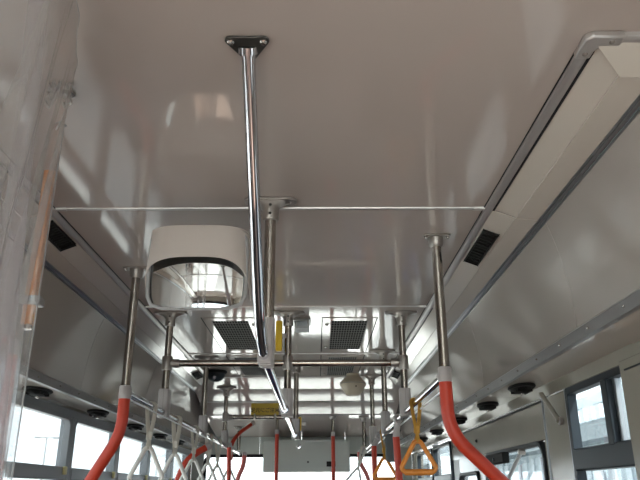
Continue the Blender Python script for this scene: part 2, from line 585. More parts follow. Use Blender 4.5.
trim('trim_1', XL, -1, Y0, 'satin metal trim along the driver side edge of the ceiling')
trim('trim_2', XR, 1, DUCT_Y + 0.04, 'satin metal trim along the door side edge of the ceiling')
t3 = MB().prism([(DUCT_Y - 0.014, CZ + 0.002), (DUCT_Y - 0.012, CZ - 0.008), (DUCT_Y - 0.004, CZ - 0.013),
                 (DUCT_Y + 0.007, CZ - 0.013), (DUCT_Y + 0.014, CZ - 0.010), (DUCT_Y + 0.014, CZ + 0.001)],
                XR + 0.05, WR, 'yz').build('trim_3', M_TRIM)
tag(t3, 'short satin metal trim crossing to the door side wall', None, None, 'structure')
cb = root('trim_4', (XR, DUCT_Y, CZ), 'metal elbow bracket with screws joining two ceiling trims', kind='structure')
MB().prism([(XR - 0.017, DUCT_Y + 0.060), (XR - 0.017, DUCT_Y - 0.004), (XR - 0.004, DUCT_Y - 0.017), (XR + 0.065, DUCT_Y - 0.017),
            (XR + 0.065, DUCT_Y + 0.017), (XR + 0.030, DUCT_Y + 0.018), (XR + 0.018, DUCT_Y + 0.030), (XR + 0.017, DUCT_Y + 0.060)],
           CZ - 0.016, CZ + 0.001, 'xy').build('elbow', M_TRIM, cb, True, 0.004)
for sx, sy in ((0.042, 0), (0, 0.042)):
    MB().lathe((XR + sx, DUCT_Y + sy, CZ - 0.016), [(0.006, 0), (0.006, -0.002), (0.003, -0.004)], (0, 0, 1), 10).build(
        'screw', M_CAST, cb)

# ---- walls with window openings (each wall is built from bands between the openings)
def wall_band(par, x, s, y0, y1, z0, z1, name='wall_panel', m=None, th=0.05):
    MB().box((min(x, x + s * th), y0, z0), (max(x, x + s * th), y1, z1)).build(name, m or M_WALL, par, False, 0.002)


NW = [0]


def window(x, s, y0, y1, z0, z1, label, transom=None, stile=None, latch=False, lower=True, fm=None, fw=0.028, gm=None, r=0.05, sw=0.022, th=0.032):
    """framed bus window in the plane x; s = outward direction"""
    NW[0] += 1
    w = root('window_%d' % NW[0], (x, (y0 + y1) / 2, z0), label, kind='structure')
    fm = fm or M_FRAME
    MB().ring(rrect(y0, z0, y1, z1, r), rrect(y0 + fw, z0 + fw, y1 - fw, z1 - fw, r * 0.7),
              x - s * 0.012, x + s * 0.024, 'yz').build('window_frame', fm, w, True, 0.002)
    xi, xo = x + s * 0.018, x + s * 0.022
    zs = [z0 + fw * 0.6, z1 - fw * 0.6]
    if transom:
        MB().box((min(x - s * 0.015, x + s * 0.04), y0 + fw * 0.8, transom - th),
                 (max(x - s * 0.015, x + s * 0.04), y1 - fw * 0.8, transom + th)).build('transom', fm, w, True, 0.006)
        zs = [zs[0], transom, zs[1]]
    ys = [y0 + fw * 0.6, y1 - fw * 0.6]
    if stile:
        MB().box((min(x - s * 0.016, x + s * 0.03), stile - sw, (transom or z0) + 0.03),
                 (max(x - s * 0.016, x + s * 0.03), stile + sw, z1 - fw * 0.8)).build('stile', fm, w, True, 0.005)
        MB().box((min(x + s * 0.005, x + s * 0.03), stile - sw - 0.022, (transom or z0) + 0.03),
                 (max(x + s * 0.005, x + s * 0.03), stile - sw - 0.002, z1 - fw * 0.8)).build('sash_edge', M_RAIL, w, True, 0.003)
    for za, zb in zip(zs[:-1], zs[1:]):
        MB().box((min(xi, xo), ys[0], za), (max(xi, xo), ys[1], zb)).build('pane', gm or M_TINT, w, False)
    if latch:
        l = MB().box((min(x - s * 0.030, x - s * 0.012), y1 - 0.065, transom - 0.006),
                     (max(x - s * 0.030, x - s * 0.012), y1 - 0.035, transom + 0.034)).build('latch', M_LATCH, w, True, 0.005)
        l['label'] = 'small yellow sash latch'
    return w


# left wall
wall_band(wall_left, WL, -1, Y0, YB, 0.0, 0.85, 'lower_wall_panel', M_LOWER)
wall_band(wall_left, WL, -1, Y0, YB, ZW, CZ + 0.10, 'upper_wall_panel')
MB().box((WL - 0.02, Y0, ZW - 0.012), (WL + 0.010, YB, ZW + 0.036)).build('window_head_rail', M_PILLAR, wall_left, True, 0.004)
wall_band(wall_left, WL, -1, 0.25, 1.05, 0.85, ZW, 'light_block_panel')  # unseen solid panel added to cut the light from the driver side
pil = [-0.95, 0.25, 1.07, 1.95, 2.83, 3.71, 4.59, 5.47, 6.37, 7.15]
hp = 0.026
for i, y in enumerate(pil):
    MB().box((WL - 0.05, y - hp, 0.85), (WL + 0.012, y + hp, ZW)).build('window_pillar', M_PILLAR, wall_left, True, 0.004)
wall_band(wall_left, WL, -1, Y0, -0.95 - hp, 0.85, ZW, 'corner_post')
wall_band(wall_left, WL, -1, 7.15 + hp, YB, 0.85, ZW, 'corner_post')
LBL = ['large side window beside the driver seat', None, 'side window behind the clear curtain',
       'side window next to the tan sleeved pole', 'leftmost side window in view with a lamp post outside',
       'side window crossed by the bent red pole', 'side window behind the first white strap handles',
       'side window behind the middle white strap handles', 'last side window before the rear corner']
for (a, b), lb in zip(zip(pil[:-1], pil[1:]), LBL):
    if lb is None:
        continue
    window(WL, -1, a + hp, b - hp, 0.85, ZW, lb, transom=0.10 + H0, latch=True, fw=0.02, fm=M_PILLAR, gm=M_GLASS if a < 0 else None)

# right wall
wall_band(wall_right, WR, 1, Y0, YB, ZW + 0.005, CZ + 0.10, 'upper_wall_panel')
wall_band(wall_right, WR, 1, Y0, -0.55, 0.0, ZW)
wall_band(wall_right, WR, 1, 1.15, 1.40, 0.0, ZW, 'door_post')
wall_band(wall_right, WR, 1, 1.40, 2.715, 0.0, 0.85, 'lower_wall_panel', M_LOWER)
wall_band(wall_right, WR, 1, 2.715, 3.02, 0.0, ZW, 'door_post', None, 0.024)
wall_band(wall_right, WR, 1, 3.02, 5.10, 0.215 + H0, ZW, 'door_header_panel')
wall_band(wall_right, WR, 1, 3.02, 3.06, 0.0, 0.215 + H0, 'door_post')
wall_band(wall_right, WR, 1, 4.95, 5.15, 0.0, 0.22 + H0, 'door_post', M_PILLAR)
wall_band(wall_right, WR, 1, 5.10, 5.20, 0.22 + H0, ZW, 'door_post', M_WALL)
wall_band(wall_right, WR, 1, 5.15, YB, 0.0, 0.85, 'lower_wall_panel', M_LOWER)
MB().box((WR - 0.008, 2.725, 0.85), (WR + 0.002, 2.731, ZW)).build('panel_seam', M_RAIL, wall_right, False)
MB().box((WR - 0.006, 3.016, 0.85), (WR + 0.002, 3.026, ZW + 0.02)).build('panel_seam', M_RAIL, wall_right, False)
MB().box((WR - 0.006, 3.02, ZW - 0.012), (WR + 0.002, 5.1, ZW - 0.006)).build('panel_seam', M_GASKET, wall_right, False)
for y, z in ((4.35, 0.30), (4.75, 0.285), (4.55, 0.235)):
    MB().lathe((WR, y, z + H0), [(0.010, 0), (0.010, 0.006), (0.005, 0.012)], (-1, 0, 0), 10).build('panel_knob', M_BLACK, wall_right)
window(WR, 1, 1.40, 2.715, 0.85, ZW, 'dark framed sliding window on the door side near the camera', transom=0.115 + H0, stile=2.33, fw=0.026, r=0.02, sw=0.026, th=0.040)
wall_band(wall_right, WR, 1, 3.06, 4.95, 0.0, 1.05, 'door_lower_panel', M_LOWER)
window(WR, 1, 3.06, 4.16, 1.05, 0.215 + H0, 'round cornered black gasket window of the middle door', fm=M_GASKET, fw=0.020, r=0.09)
wall_band(wall_right, WR, 1, 4.16, 4.36, 1.05, 0.215 + H0, 'door_leaf_panel')
wall_band(wall_right, WR, 1, 4.36, 4.95, 0.125 + H0, 0.215 + H0, 'door_leaf_panel')
window(WR, 1, 4.36, 4.95, 1.05, 0.125 + H0, 'lower black gasket window of the rear door leaf', fm=M_GASKET, fw=0.020, r=0.06)
window(WR, 1, 5.20, 5.98, 0.85, ZW - 0.02, 'door side window behind the orange strap handle', transom=0.10 + H0, fw=0.024)
wall_band(wall_right, WR, 1, 5.98, 6.06, 0.85, ZW, 'window_pillar', M_PILLAR)
window(WR, 1, 6.06, 6.95, 0.85, ZW - 0.02, 'last door side window before the rear corner', transom=0.10 + H0, fw=0.024)
wall_band(wall_right, WR, 1, 6.95, YB, 0.85, ZW, 'corner_post')
wall_band(wall_right, WR, 1, -0.55, 1.15, 0.0, 1.0, 'door_lower_panel', M_LOWER)
window(WR, 1, -0.55, 1.15, 1.0, ZW, 'glazed upper half of the front door beside the camera', fm=M_GASKET, fw=0.05, gm=M_GLASS)

# cream cover in front of the near window on the right
pc = pix(619, 368, x=0.965)
cover = root('panel_cover', (0.96, 1.75, 1.30), 'cream cover panel partly hiding the near sliding window', 'cover panel')
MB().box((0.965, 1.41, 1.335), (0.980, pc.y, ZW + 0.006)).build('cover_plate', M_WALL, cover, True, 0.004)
MB().box((0.961, 1.42, ZW - 0.03), (0.965, pc.y - 0.04, ZW - 0.025)).build('seam', M_GASKET, cover, False)

# rear wall
wall_back = root('wall_back', (0, 0, 0), 'grey rear wall of the bus above the back window', kind='structure')
RX0, RX1, RZ0, RZ1 = -1.18, 0.88, 1.24, 0.385 + H0
for (a, b, c, d) in ((WL, WR, 0.0, RZ0), (WL, RX0, RZ0, RZ1), (RX1, WR, RZ0, RZ1)):
    MB().box((a, YB, c), (b, YB + 0.05, d)).build('wall_panel', M_LOWER if c == 0 else M_REAR, wall_back, False, 0.002)
for a, b in ((WL, -0.60), (-0.60, -0.16), (-0.16, 0.30), (0.30, WR)):
    MB().box((a + 0.002, YB, RZ1), (b - 0.002, YB + 0.05, CZ + 0.10)).build('header_panel', M_REAR, wall_back, False, 0.003)
NW[0] += 1
rw = root('window_%d' % NW[0], (XC, YB, RZ0), 'wide rear window under the grey sign housing', kind='structure')
MB().ring(rrect(RX0, RZ0, RX1, RZ1, 0.08), rrect(RX0 + 0.03, RZ0 + 0.03, RX1 - 0.03, RZ1 - 0.03, 0.06), YB - 0.01, YB + 0.03,
          'xz').build('window_frame', M_GASKET, rw)
MB().box((RX0 + 0.02, YB + 0.01, RZ0 + 0.02), (RX1 - 0.02, YB + 0.014, RZ1 - 0.02)).build('pane', M_GLASS, rw, False)

# front wall with the windscreen (behind the camera)
wall_front = root('wall_front', (0, 0, 0), 'cream front wall around the windscreen', kind='structure')
for (a, b, c, d) in ((WL, WR, 0.0, 0.70), (WL, WR, 2.2, CZ + 0.10), (WL, WL + 0.08, 0.70, 2.2), (WR - 0.08, WR, 0.70, 2.2)):
    MB().box((a, Y0 - 0.05, c), (b, Y0, d)).build('wall_panel', M_WALL, wall_front, False)
NW[0] += 1
fw_ = root('window_%d' % NW[0], (XC, Y0, 0.70), 'broad windscreen at the front of the bus', kind='structure')
MB().ring(rrect(WL + 0.08, 0.70, WR - 0.08, 2.2, 0.1), rrect(WL + 0.12, 0.74, WR - 0.12, 2.16, 0.08), Y0 - 0.04, Y0 + 0.01,
          'xz').build('window_frame', M_GASKET, fw_)
MB().box((WL + 0.1, Y0 - 0.02, 0.72), (WR - 0.1, Y0 - 0.016, 2.18)).build('pane', M_GLASS, fw_, False)

# ================================================================== SEATS (below the frame; they shade the cabin)
def make_seat():
    r_ = root('passenger_seat', (0, 0, 0), 'x', 'seat', 'passenger seats along the walls')
    MB().box((-0.21, -0.22, 0.40), (0.21, 0.20, 0.50)).build('cushion', M_SEAT, r_, True, 0.03)
    MB().box((-0.21, 0.14, 0.50), (0.21, 0.24, 1.12), Matrix.Rotation(R(-8), 3, 'X'), (0, 0.19, 0.5)).build('backrest', M_SEAT, r_, True, 0.035)
    MB().box((-0.17, -0.12, 0.0), (0.17, 0.14, 0.40)).build('pedestal', M_LOWER, r_, True, 0.01)
    return r_


seat = make_seat()
k = 0
ORDN = ['first', 'second', 'third', 'fourth', 'fifth', 'sixth', 'seventh']
for side, x, ys in (('left', WL + 0.24, [3.9, 4.7, 5.5, 6.3]), ('right', WR - 0.24, [1.9, 5.5, 6.3])):
    for i, y in enumerate(ys):
        o = seat if k == 0 else copy_tree(seat)
        k += 1
        o.location = (x, y, 0.22 if y > 5 else 0.0)
        o.rotation_euler.z = R(180)
        o['label'] = '%s dark blue passenger seat from the front along the %s wall' % (ORDN[i], side)
bench = root('rear_bench', (XC, 7.1, 0), 'dark blue bench seat across the rear of the bus', 'seat')
MB().box((WL + 0.06, 6.80, 0.0), (WR - 0.06, 7.25, 0.62)).build('cushion', M_SEAT, bench, True, 0.03)
MB().box((WL + 0.06, 7.22, 0.60), (WR - 0.06, 7.36, 1.14)).build('backrest', M_SEAT, bench, True, 0.035)

# ================================================================== POLES AND BARS
PR = 0.018                            # pole radius
LXP, RXP, CXP = -0.770, 0.448, -0.148  # the three pole rows
BARZ = 0.383 + H0                     # height of the strap bars
LATZ2 = 0.605 + H0
LATZ = 0.630 + H0                     # height of the cross bars


def flange_triangle(x, y, z, par, m, size=0.046, rot=0.0, boltm=None):
    """three-bolt triangular foot screwed to the ceiling, with a collar"""
    pts = []
    for k in range(3):
        a0 = R(rot + 90 + 120 * k)
        c = (x + size * math.cos(a0), y + size * math.sin(a0))
        for j in range(5):
            a = a0 + R(-60 + 30 * j)
            pts.append((c[0] + 0.013 * math.cos(a), c[1] + 0.013 * math.sin(a)))
    f = MB().prism(pts, z - 0.006, z - 0.0005, 'xy').build('ceiling_flange', m, par, True, 0.0015)
    for k in range(3):
        a0 = R(rot + 90 + 120 * k)
        MB().lathe((x + size * math.cos(a0), y + size * math.sin(a0), z - 0.006),
                   [(0.008, 0), (0.008, -0.002), (0.005, -0.004), (0.0045, -0.008)], (0, 0, 1), 10).build('bolt', boltm or M_BOLT, f)
    return f


def flange_tee(x, y, z, par, w=0.085, collar=0.027, hgt=0.075):
    """winged cast bracket: a wide plate with a collar under it"""
    f = MB()
    n = 16
    top = rrect(x - w, y - 0.028, x + w, y + 0.028, 0.02, 4)
    f.prism(top, z - 0.010, z - 0.0005, 'xy')
    ob = f.build('ceiling_flange', M_CAST, par, True, 0.003)
    # gusset that narrows from the plate to the collar
    rows = []
    for k in range(6):
        t = k / 5
        hw = collar + (w * 0.8 - collar) * (1 - t) ** 2.2
        hd = collar * (0.95 + 0.05 * t)
        zz = z - 0.010 - 0.030 * t
        rows.append([Vector((x + hw * math.cos(2 * math.pi * j / 20), y + hd * math.sin(2 * math.pi * j / 20), zz)) for j in range(21)])
    g = MB().sheet(rows)
    g.lathe((x, y, z), [(collar, -0.039), (collar, -hgt + 0.004), (collar * 0.93, -hgt)], (0, 0, 1), 20)
    g.build('collar', M_CAST, ob)
    for s in (-0.028, -0.058):
        MB().lathe((x, y - collar + 0.0015, z + s), [(0.005, 0), (0.005, 0.002), (0.003, 0.004)], (0, -1, 0), 10).build('bolt', M_DARKPLATE, ob)
    return ob


def clamp_block(x, y, z0, z1, par, w=0.030, d=0.032):
    """pale plastic sleeve that joins the pole to the bar"""
    c = MB().prism(rrect(x - w, y - d, x + w, y + d, 0.012, 4), z0, z1, 'xy').build('clamp_sleeve', M_CLAMP, par, True, 0.003)
    MB().box((x - 0.0015, y - d - 0.0012, z0 + 0.004), (x + 0.0015, y - d + 0.001, z1 - 0.004)).build('sleeve_seam', M_CAST, c, False)
    return c


def straight_pole(x, y, z_end, label, group=None, tee=True, clamp=(BARZ - 0.025, BARZ + 0.115), r=PR, cz=CZ, cross=False, cw=(0.028, 0.030), latz=None):
    p = root('grab_pole', (x, y, z_end), label, 'grab pole', group)
    if tee:
        flange_tee(x, y, cz, p)
    else:
        f = flange_triangle(x, y, cz, p, M_CAST)
        MB().lathe((x, y, cz), [(0.028, -0.006), (0.026, -0.034), (0.021, -0.040)], (0, 0, 1), 18).build('collar', M_CAST, f)
    MB().tube([(x, y, z_end), (x, y, (z_end + cz) / 2), (x, y, cz - 0.008)], r, 18).build('tube', M_STEEL, p)
    if clamp:
        clamp_block(x, y, clamp[0], clamp[1], p, *cw)
    if cross:
        MB().lathe((x, y, latz or LATZ), [(0.025, -0.036), (0.027, -0.030), (0.027, 0.030), (0.025, 0.036)], (0, 0, 1), 18).build(
            'cross_joint', M_CAST, p)
    return p


def red_pole(x, y, pts, label, red=M_RED, group=None, cz=CZ, tee=False, rr=0.0225, zsl=None):
    """steel pole from the ceiling that turns into a bent red vinyl grip"""
    top = pts[0]
    p = root('grab_pole', (x, y, 0.9), label, 'grab pole', group)
    if tee:
        flange_tee(x, y, cz, p)
    else:
        f = flange_triangle(x, y, cz, p, M_CAST)
        MB().lathe((x, y, cz), [(0.029, -0.006), (0.027, -0.034), (0.021, -0.042)], (0, 0, 1), 18).build('collar', M_CAST, f)
    MB().tube([(x, y, top.z), (x, y, (top.z + cz) / 2), (x, y, cz - 0.008)], PR, 18).build('tube', M_STEEL, p)
    MB().lathe((x, y, top.z), [(0.0235, -0.004), (0.0235, 0.044), (0.021, 0.048)], (0, 0, 1), 20).build('joint_sleeve', M_CLAMP, p)
    MB().tube(fillet(pts, 0.13, 10), rr, 18).build('grip', red, p)
    return p


# --- first poles of the side rows (with the bent red grips)
cL1 = pix(136, 269, z=0.9)
yl1 = cL1.y
pl = [pix(124.5, 398, y=yl1), pix(121, 433, y=yl1), pix(88, 484, y=yl1 + 0.02), pix(72, 510, y=yl1 + 0.03)]
red_pole(pl[0].x, yl1, [Vector((pl[0].x, yl1, pl[0].z)), Vector((pl[0].x, yl1, pl[1].z)), pl[2], pl[3]],
         'steel ceiling pole with bent red grip in front of the left windows')
cR1 = pix(431, 237, z=0.9)
yr1 = cR1.y
pr_ = [pix(443.5, 381, y=yr1), pix(447, 432, y=yr1), pix(502, 482, y=yr1 + 0.02), pix(530, 506, y=yr1 + 0.03)]
red_pole(RXP, yr1, [Vector((RXP, yr1, pr_[0].z)), Vector((RXP, yr1, pr_[1].z)), pr_[2], pr_[3]],
         'steel ceiling pole with thick bright red bent grip on the right')

# --- cross frame at the second row
YX = 3.48
straight_pole(LXP, YX, BARZ - 0.025, 'steel pole holding the left end of the near cross bar', cross=True)
straight_pole(RXP, YX, BARZ - 0.025, 'steel pole holding the right end of the near cross bar', cross=True)
straight_pole(CXP, 2.02, BARZ - 0.025, 'central steel pole right behind the slanted chrome tube', clamp=(BARZ - 0.03, BARZ + 0.12), cw=(0.0205, 0.022))
straight_pole(CXP, YX, BARZ - 0.025, 'central steel pole meeting the near cross bar', cross=True)
YF = 5.86
straight_pole(CXP, YF - 0.9, BARZ - 0.025, 'central steel pole between the two cross bars')


def cross_bar(y, xa, xb, label, r=0.0175, LATZ=LATZ):
    b = root('cross_bar', ((xa + xb) / 2, y, LATZ), label, 'cross bar')
    MB().tube([(xa, y, LATZ), ((xa + xb) / 2, y, LATZ), (xb, y, LATZ)], r, 18).build('tube', M_STEEL, b)
    for x, s in ((xa, 1), (xb, -1)):
        MB().lathe((x + s * 0.022, y, LATZ), [(0.0225, 0), (0.0225, 0.038), (0.020, 0.042)], (s, 0, 0), 16).build('end_sleeve', M_CAST, b)
    return b


cross_bar(YX, LXP, RXP, 'horizontal steel bar crossing the bus at the near poles')
cross_bar(YF, LXP, CXP, 'far horizontal steel bar under the yellow sign', LATZ=LATZ2)

# --- left row further back
straight_pole(LXP, 4.72, BARZ - 0.025, 'left row pole standing behind the near cross bar')
straight_pole(LXP, YF, BARZ - 0.025, 'left row pole holding the far cross bar', cross=True, cz=ceil_z(YF), latz=LATZ2)
straight_pole(LXP, 6.95, BARZ + 0.02, 'last pole of the left row near the rear corner', tee=False, clamp=None, cz=ceil_z(6.95))
# --- right row further back
straight_pole(RXP, 4.52, BARZ - 0.025, 'right row pole behind the near cross bar')
straight_pole(RXP, 5.55, BARZ - 0.025, 'right row pole beside the beige dome')
straight_pole(RXP, 6.6, BARZ - 0.02, 'last pole of the right row near the rear wall', tee=False, clamp=None, cz=ceil_z(6.6))

# --- strap bars
def strap_bar(x, y0, y1, label, m=M_BAR):
    b = root('strap_bar', (x, (y0 + y1) / 2, BARZ), label, 'strap bar')
    MB().tube([(x, y0, BARZ), (x, (y0 + y1) / 2, BARZ), (x, y1, BARZ)], 0.0155, 18).build('tube', m, b)
    MB().lathe((x, y0, BARZ), [(0.021, -0.004), (0.021, 0.035), (0.018, 0.04)], (0, 1, 0), 16).build('end_sleeve', M_CLAMP, b)
    MB().lathe((x, y1, BARZ), [(0.010, 0.004), (0.017, 0.0), (0.017, -0.03)], (0, 1, 0), 16).build('end_cap', M_CLAMP, b)
    # thin wire stay running just under the bar
    MB().tube([(x + 0.02, y0 + 0.05, BARZ - 0.028), (x + 0.02, y1 - 0.05, BARZ - 0.028)], 0.004, 8).build('stay_wire', M_ALU, b)
    return b


strap_bar(LXP, yl1 + 0.01, 6.95, 'long steel strap bar carrying the white hand straps')
strap_bar(RXP, yr1 + 0.01, 6.6, 'long steel strap bar carrying the orange hand straps')

# --- the slanted chrome tube that bends into the centre bar
c0 = pix(248, 45, z=0.9)
cbX = CXP - 0.008
ct = root('chrome_tube', (c0.x, c0.y, BARZ), 'shiny chrome tube slanting from the ceiling into the central bar', 'grab rail')
path = fillet([Vector((c0.x, c0.y, CZ - 0.004)), Vector((cbX, 1.86, BARZ)), Vector((cbX, 6.2, BARZ))], 0.17, 14)
MB().tube(path, 0.0152, 22).build('tube', M_CHROME, ct)
f = flange_triangle(c0.x, c0.y, CZ, ct, M_DARKPLATE, size=0.040, rot=0)
dirc = (path[1] - path[0]).normalized()
MB().tube([Vector((c0.x, c0.y, CZ - 0.002)), Vector((c0.x, c0.y, CZ - 0.002)) + dirc * 0.016], 0.021, 18).build('collar', M_CHROME, f)
for y in (3.35, 4.85, 6.10):
    MB().lathe((cbX, y, BARZ), [(0.019, -0.03), (0.021, -0.025), (0.021, 0.025), (0.019, 0.03)], (0, 1, 0), 18).build('joint_ring', M_CHROME, ct)
MB().prism([(cbX - 0.019, BARZ - 0.024), (cbX + 0.022, BARZ - 0.024), (cbX + 0.0285, BARZ + 0.02), (cbX - 0.019, BARZ + 0.02)],
           1.985, 2.055, 'xz').build('saddle', M_CLAMP, ct, True, 0.005)

# --- red poles that hang from the right strap bar
def drop_pole(x, y, z_top, pts, label, m=M_RED, r=0.019):
    p = root('drop_pole', (x, y, pts[-1].z), label, 'grab pole')
    MB().lathe((x, y, z_top), [(0.024, -0.030), (0.026, -0.022), (0.026, 0.022), (0.022, 0.028)], (0, 1, 0), 16).build('tee_joint', M_CLAMP, p)
    MB().tube([Vector((x, y, z_top)), pts[0]], 0.018, 14).build('neck', M_CLAMP, p)
    MB().tube(fillet(pts, 0.10, 8), r, 16).build('grip', m, p)
    return p


drop_pole(RXP, 3.83, BARZ, [pix(396, 437, y=3.83), pix(399.5, 480, y=3.83), pix(402, 520, y=3.83)],
          'short straight red pole hanging beside the dark mirror back')
drop_pole(RXP, 5.05, BARZ, [pix(374, 446, y=5.05), pix(375, 480, y=5.05), pix(376, 520, y=5.05)],
          'straight red pole between the two orange straps')
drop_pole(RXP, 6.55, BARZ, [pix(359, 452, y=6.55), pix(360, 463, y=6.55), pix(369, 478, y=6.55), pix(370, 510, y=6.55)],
          'pinkish red bent pole at the end of the right bar', M_PINK)
# --- left red pipes
def red_pipe(pts, label, m=M_RED, r=0.019, fr=0.12):
    p = root('handrail', pts[-1], label, 'handrail')
    MB().tube(fillet(pts, fr, 8), r, 16).build('grip', m, p)
    MB().lathe(pts[0], [(0.022, -0.01), (0.024, 0.0), (0.024, 0.02), (0.021, 0.026)],
               (pts[0] - pts[1]).normalized(), 16).build('end_sleeve', M_CLAMP, p)
    return p


red_pipe([pix(207, 447, y=4.66), pix(188, 458, y=4.60), pix(176, 482, y=4.60), pix(174, 520, y=4.60)],
         'thick red handrail arching down behind the white straps', r=0.021, fr=0.2)
red_pipe([pix(252, 424, y=6.5), pix(238, 434, y=6.4), pix(231, 444, y=6.3), pix(231, 460, y=6.3)],
         'thin red arched rail near the rear left corner', M_RED, 0.017)
red_pipe([pix(229, 446, y=5.86), pix(229, 470, y=5.86), pix(228, 520, y=5.86)], 'upright red grip under the far cross bar pole', M_RED, 0.018)
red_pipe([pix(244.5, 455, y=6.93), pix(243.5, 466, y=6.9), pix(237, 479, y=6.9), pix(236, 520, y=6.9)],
         'pinkish red bent rail at the end of the left bar', M_PINK, 0.022)

# --- two upright poles in the rear
def rear_pole(px, y, split, label):
    a = pix(px, split, y=y)
    zt = ceil_z(y)
    p = root('seat_pole', (a.x, y, 0.0), label, 'grab pole')
    MB().tube([(a.x, y, a.z), (a.x, y, zt - 0.002)], 0.015, 14).build('tube', M_STEEL, p)
    MB().lathe((a.x, y, zt), [(0.035, -0.002), (0.035, -0.008), (0.02, -0.03)], (0, 0, 1), 14).build('ceiling_flange', M_CAST, p)
    MB().tube([(a.x, y, 0.0), (a.x, y, a.z)], 0.0175, 14).build('grip', M_RED, p)
    MB().lathe((a.x, y, a.z), [(0.02, -0.02), (0.02, 0.02)], (0, 0, 1), 12).build('joint_sleeve', M_CLAMP, p)


rear_pole(277, 6.45, 432, 'upright red pole below the yellow sign before the rear housing')
rear_pole(333, 6.55, 434, 'upright red pole before the right half of the rear housing')

# ================================================================== HAND STRAPS
def make_strap(sm, hm, label, group, drop=0.155, hw=0.072, hh=0.125, tri=True):
    """strap looped over the bar (origin = bar axis) with a triangular handle across the aisle"""
    s = root('hand_strap', (0, 0, 0), label, 'hand strap', group)
    b = MB()
    # loop over the bar then two strands that cross and meet at the handle
    loop = [(-0.020 * math.cos(R(a)), 0.0, 0.020 * math.sin(R(a))) for a in range(0, 181, 20)]
    left = [Vector((0.006, -0.004, -drop)), Vector((-0.002, -0.004, -drop * 0.72)), Vector((-0.012, -0.003, -drop * 0.35))]
    right = [Vector((0.014, 0.003, -drop * 0.35)), Vector((0.004, 0.004, -drop * 0.72)), Vector((-0.006, 0.004, -drop))]
    pts = left + [Vector(q) for q in loop] + right
    b.tube(pts, 0.01, 8, flat=(0.0135, 0.0035, Vector((0.62, 0.78, 0.0))))
    st = b.build('strap', sm, s)
    MB().box((-0.013, -0.008, -drop * 0.78), (0.013, 0.008, -drop * 0.60)).build('keeper', sm, st, True, 0.002)
    top = -drop + 0.004
    bot = top - hh
    tri_pts = [Vector((-0.012, 0, top)), Vector((0.012, 0, top)), Vector((hw, 0, bot + 0.02)), Vector((hw - 0.012, 0, bot)),
               Vector((-hw + 0.012, 0, bot)), Vector((-hw, 0, bot + 0.02))]
    # closed rounded path
    n = len(tri_pts)
    P = []
    for i in range(n):
        a, c, d = tri_pts[i - 1], tri_pts[i], tri_pts[(i + 1) % n]
        rr = min(0.02, (a - c).length * 0.45, (d - c).length * 0.45)
        p0, p2 = c + (a - c).normalized() * rr, c + (d - c).normalized() * rr
        for k in range(5):
            t = k / 4
            P.append(p0 * (1 - t) ** 2 + c * 2 * t * (1 - t) + p2 * t * t)
    Q = [P[0]]
    for p in P[1:]:
        if (p - Q[-1]).length > 1e-4:
            Q.append(p)
    h = MB().tube(Q, 0.0105, 10, closed=True).build('handle', hm, s)
    MB().tube([Vector((-hw + 0.014, 0, bot)), Vector((hw - 0.014, 0, bot))], 0.0135, 12).build('hand_grip', hm, h)
    return s


ws = make_strap(M_STRAPW, M_HANDW, 'x', 'white hand straps on the left bar', drop=0.190, hw=0.075, hh=0.15)
os_ = make_strap(M_STRAPO, M_HANDO, 'x', 'orange hand straps on the right bar', drop=0.172, hw=0.076, hh=0.130)
nth = ['nearest white hand strap beside the bent red pole', 'second white hand strap counted from the bent red pole',
       'third white hand strap counted from the bent red pole', 'fourth white hand strap counted from the bent red pole',
       'fifth white hand strap counted from the bent red pole', 'farthest white hand strap near the rear corner']
ylist = [3.22, 3.83, 4.42, 5.02, 5.50, 6.25]
for i, (y, lb) in enumerate(zip(ylist, nth)):
    o = ws if i == 0 else copy_tree(ws)
    o.location = (LXP, y, BARZ)
    o.rotation_euler.z = R([8, -6, 10, -12, 5, 14][i])
    o['label'] = lb
for i, (y, lb) in enumerate(((3.12, 'large orange triangular hand strap beside the bright red grip'),
                             (4.68, 'small orange hand strap between two straight red poles'))):
    o = os_ if i == 0 else copy_tree(os_)
    o.location = (RXP, y, BARZ)
    o.rotation_euler.z = R([-6, 8][i])
    o['label'] = lb
o = copy_tree(ws)
o.location = (RXP - 0.02, 6.45, BARZ)
o.rotation_euler = (0, R(18), R(-15))
o['label'] = 'pale hand strap tilting at the far end of the right bar'
o['group'] = 'pale hand straps on the right bar'

# ================================================================== MIRROR WITH HOOD
mc = pix(193.5, 240, y=1.92)
MX, MY = mc.x, 2.00
mir = root('interior_mirror', (MX, MY + 0.05, 0.55 + H0), 'convex passenger mirror under a beige curved hood', 'mirror')
tilt = Matrix.Rotation(R(1), 3, 'X')
mcen = Vector((MX + 0.006, MY - 0.002, 0.655 + H0))
rows = []
hw, hh = 0.150, 0.128
NU, NV = 20, 14
bm_m = MB()
def superq(u, v, e=7.0):
    """square (-1..1) to rounded rectangle"""
    m_ = max(abs(u), abs(v))
    if m_ < 1e-9:
        return 0.0, 0.0
    r_ = (abs(u) ** e + abs(v) ** e) ** (1 / e)
    return u * m_ / r_, v * m_ / r_
for i in range(NV + 1):
    row = []
    for j in range(NU + 1):
        u, v = superq(-1 + 2 * j / NU, -1 + 2 * i / NV)
        bul = 0.030 * (1 - 0.8 * u * u - 0.2 * v * v)
        row.append(mcen + tilt @ Vector((u * hw, -bul, v * hh)))
    rows.append(row)
bm_m.sheet(rows).build('mirror_glass', M_MIRROR, mir, True, 0, 0.002, angle=80)
hs = MB()
ring_o = [(superq(math.cos(a) * 1, math.sin(a) * 1)) for a in [2 * math.pi * k / 40 for k in range(40)]]
bord = []
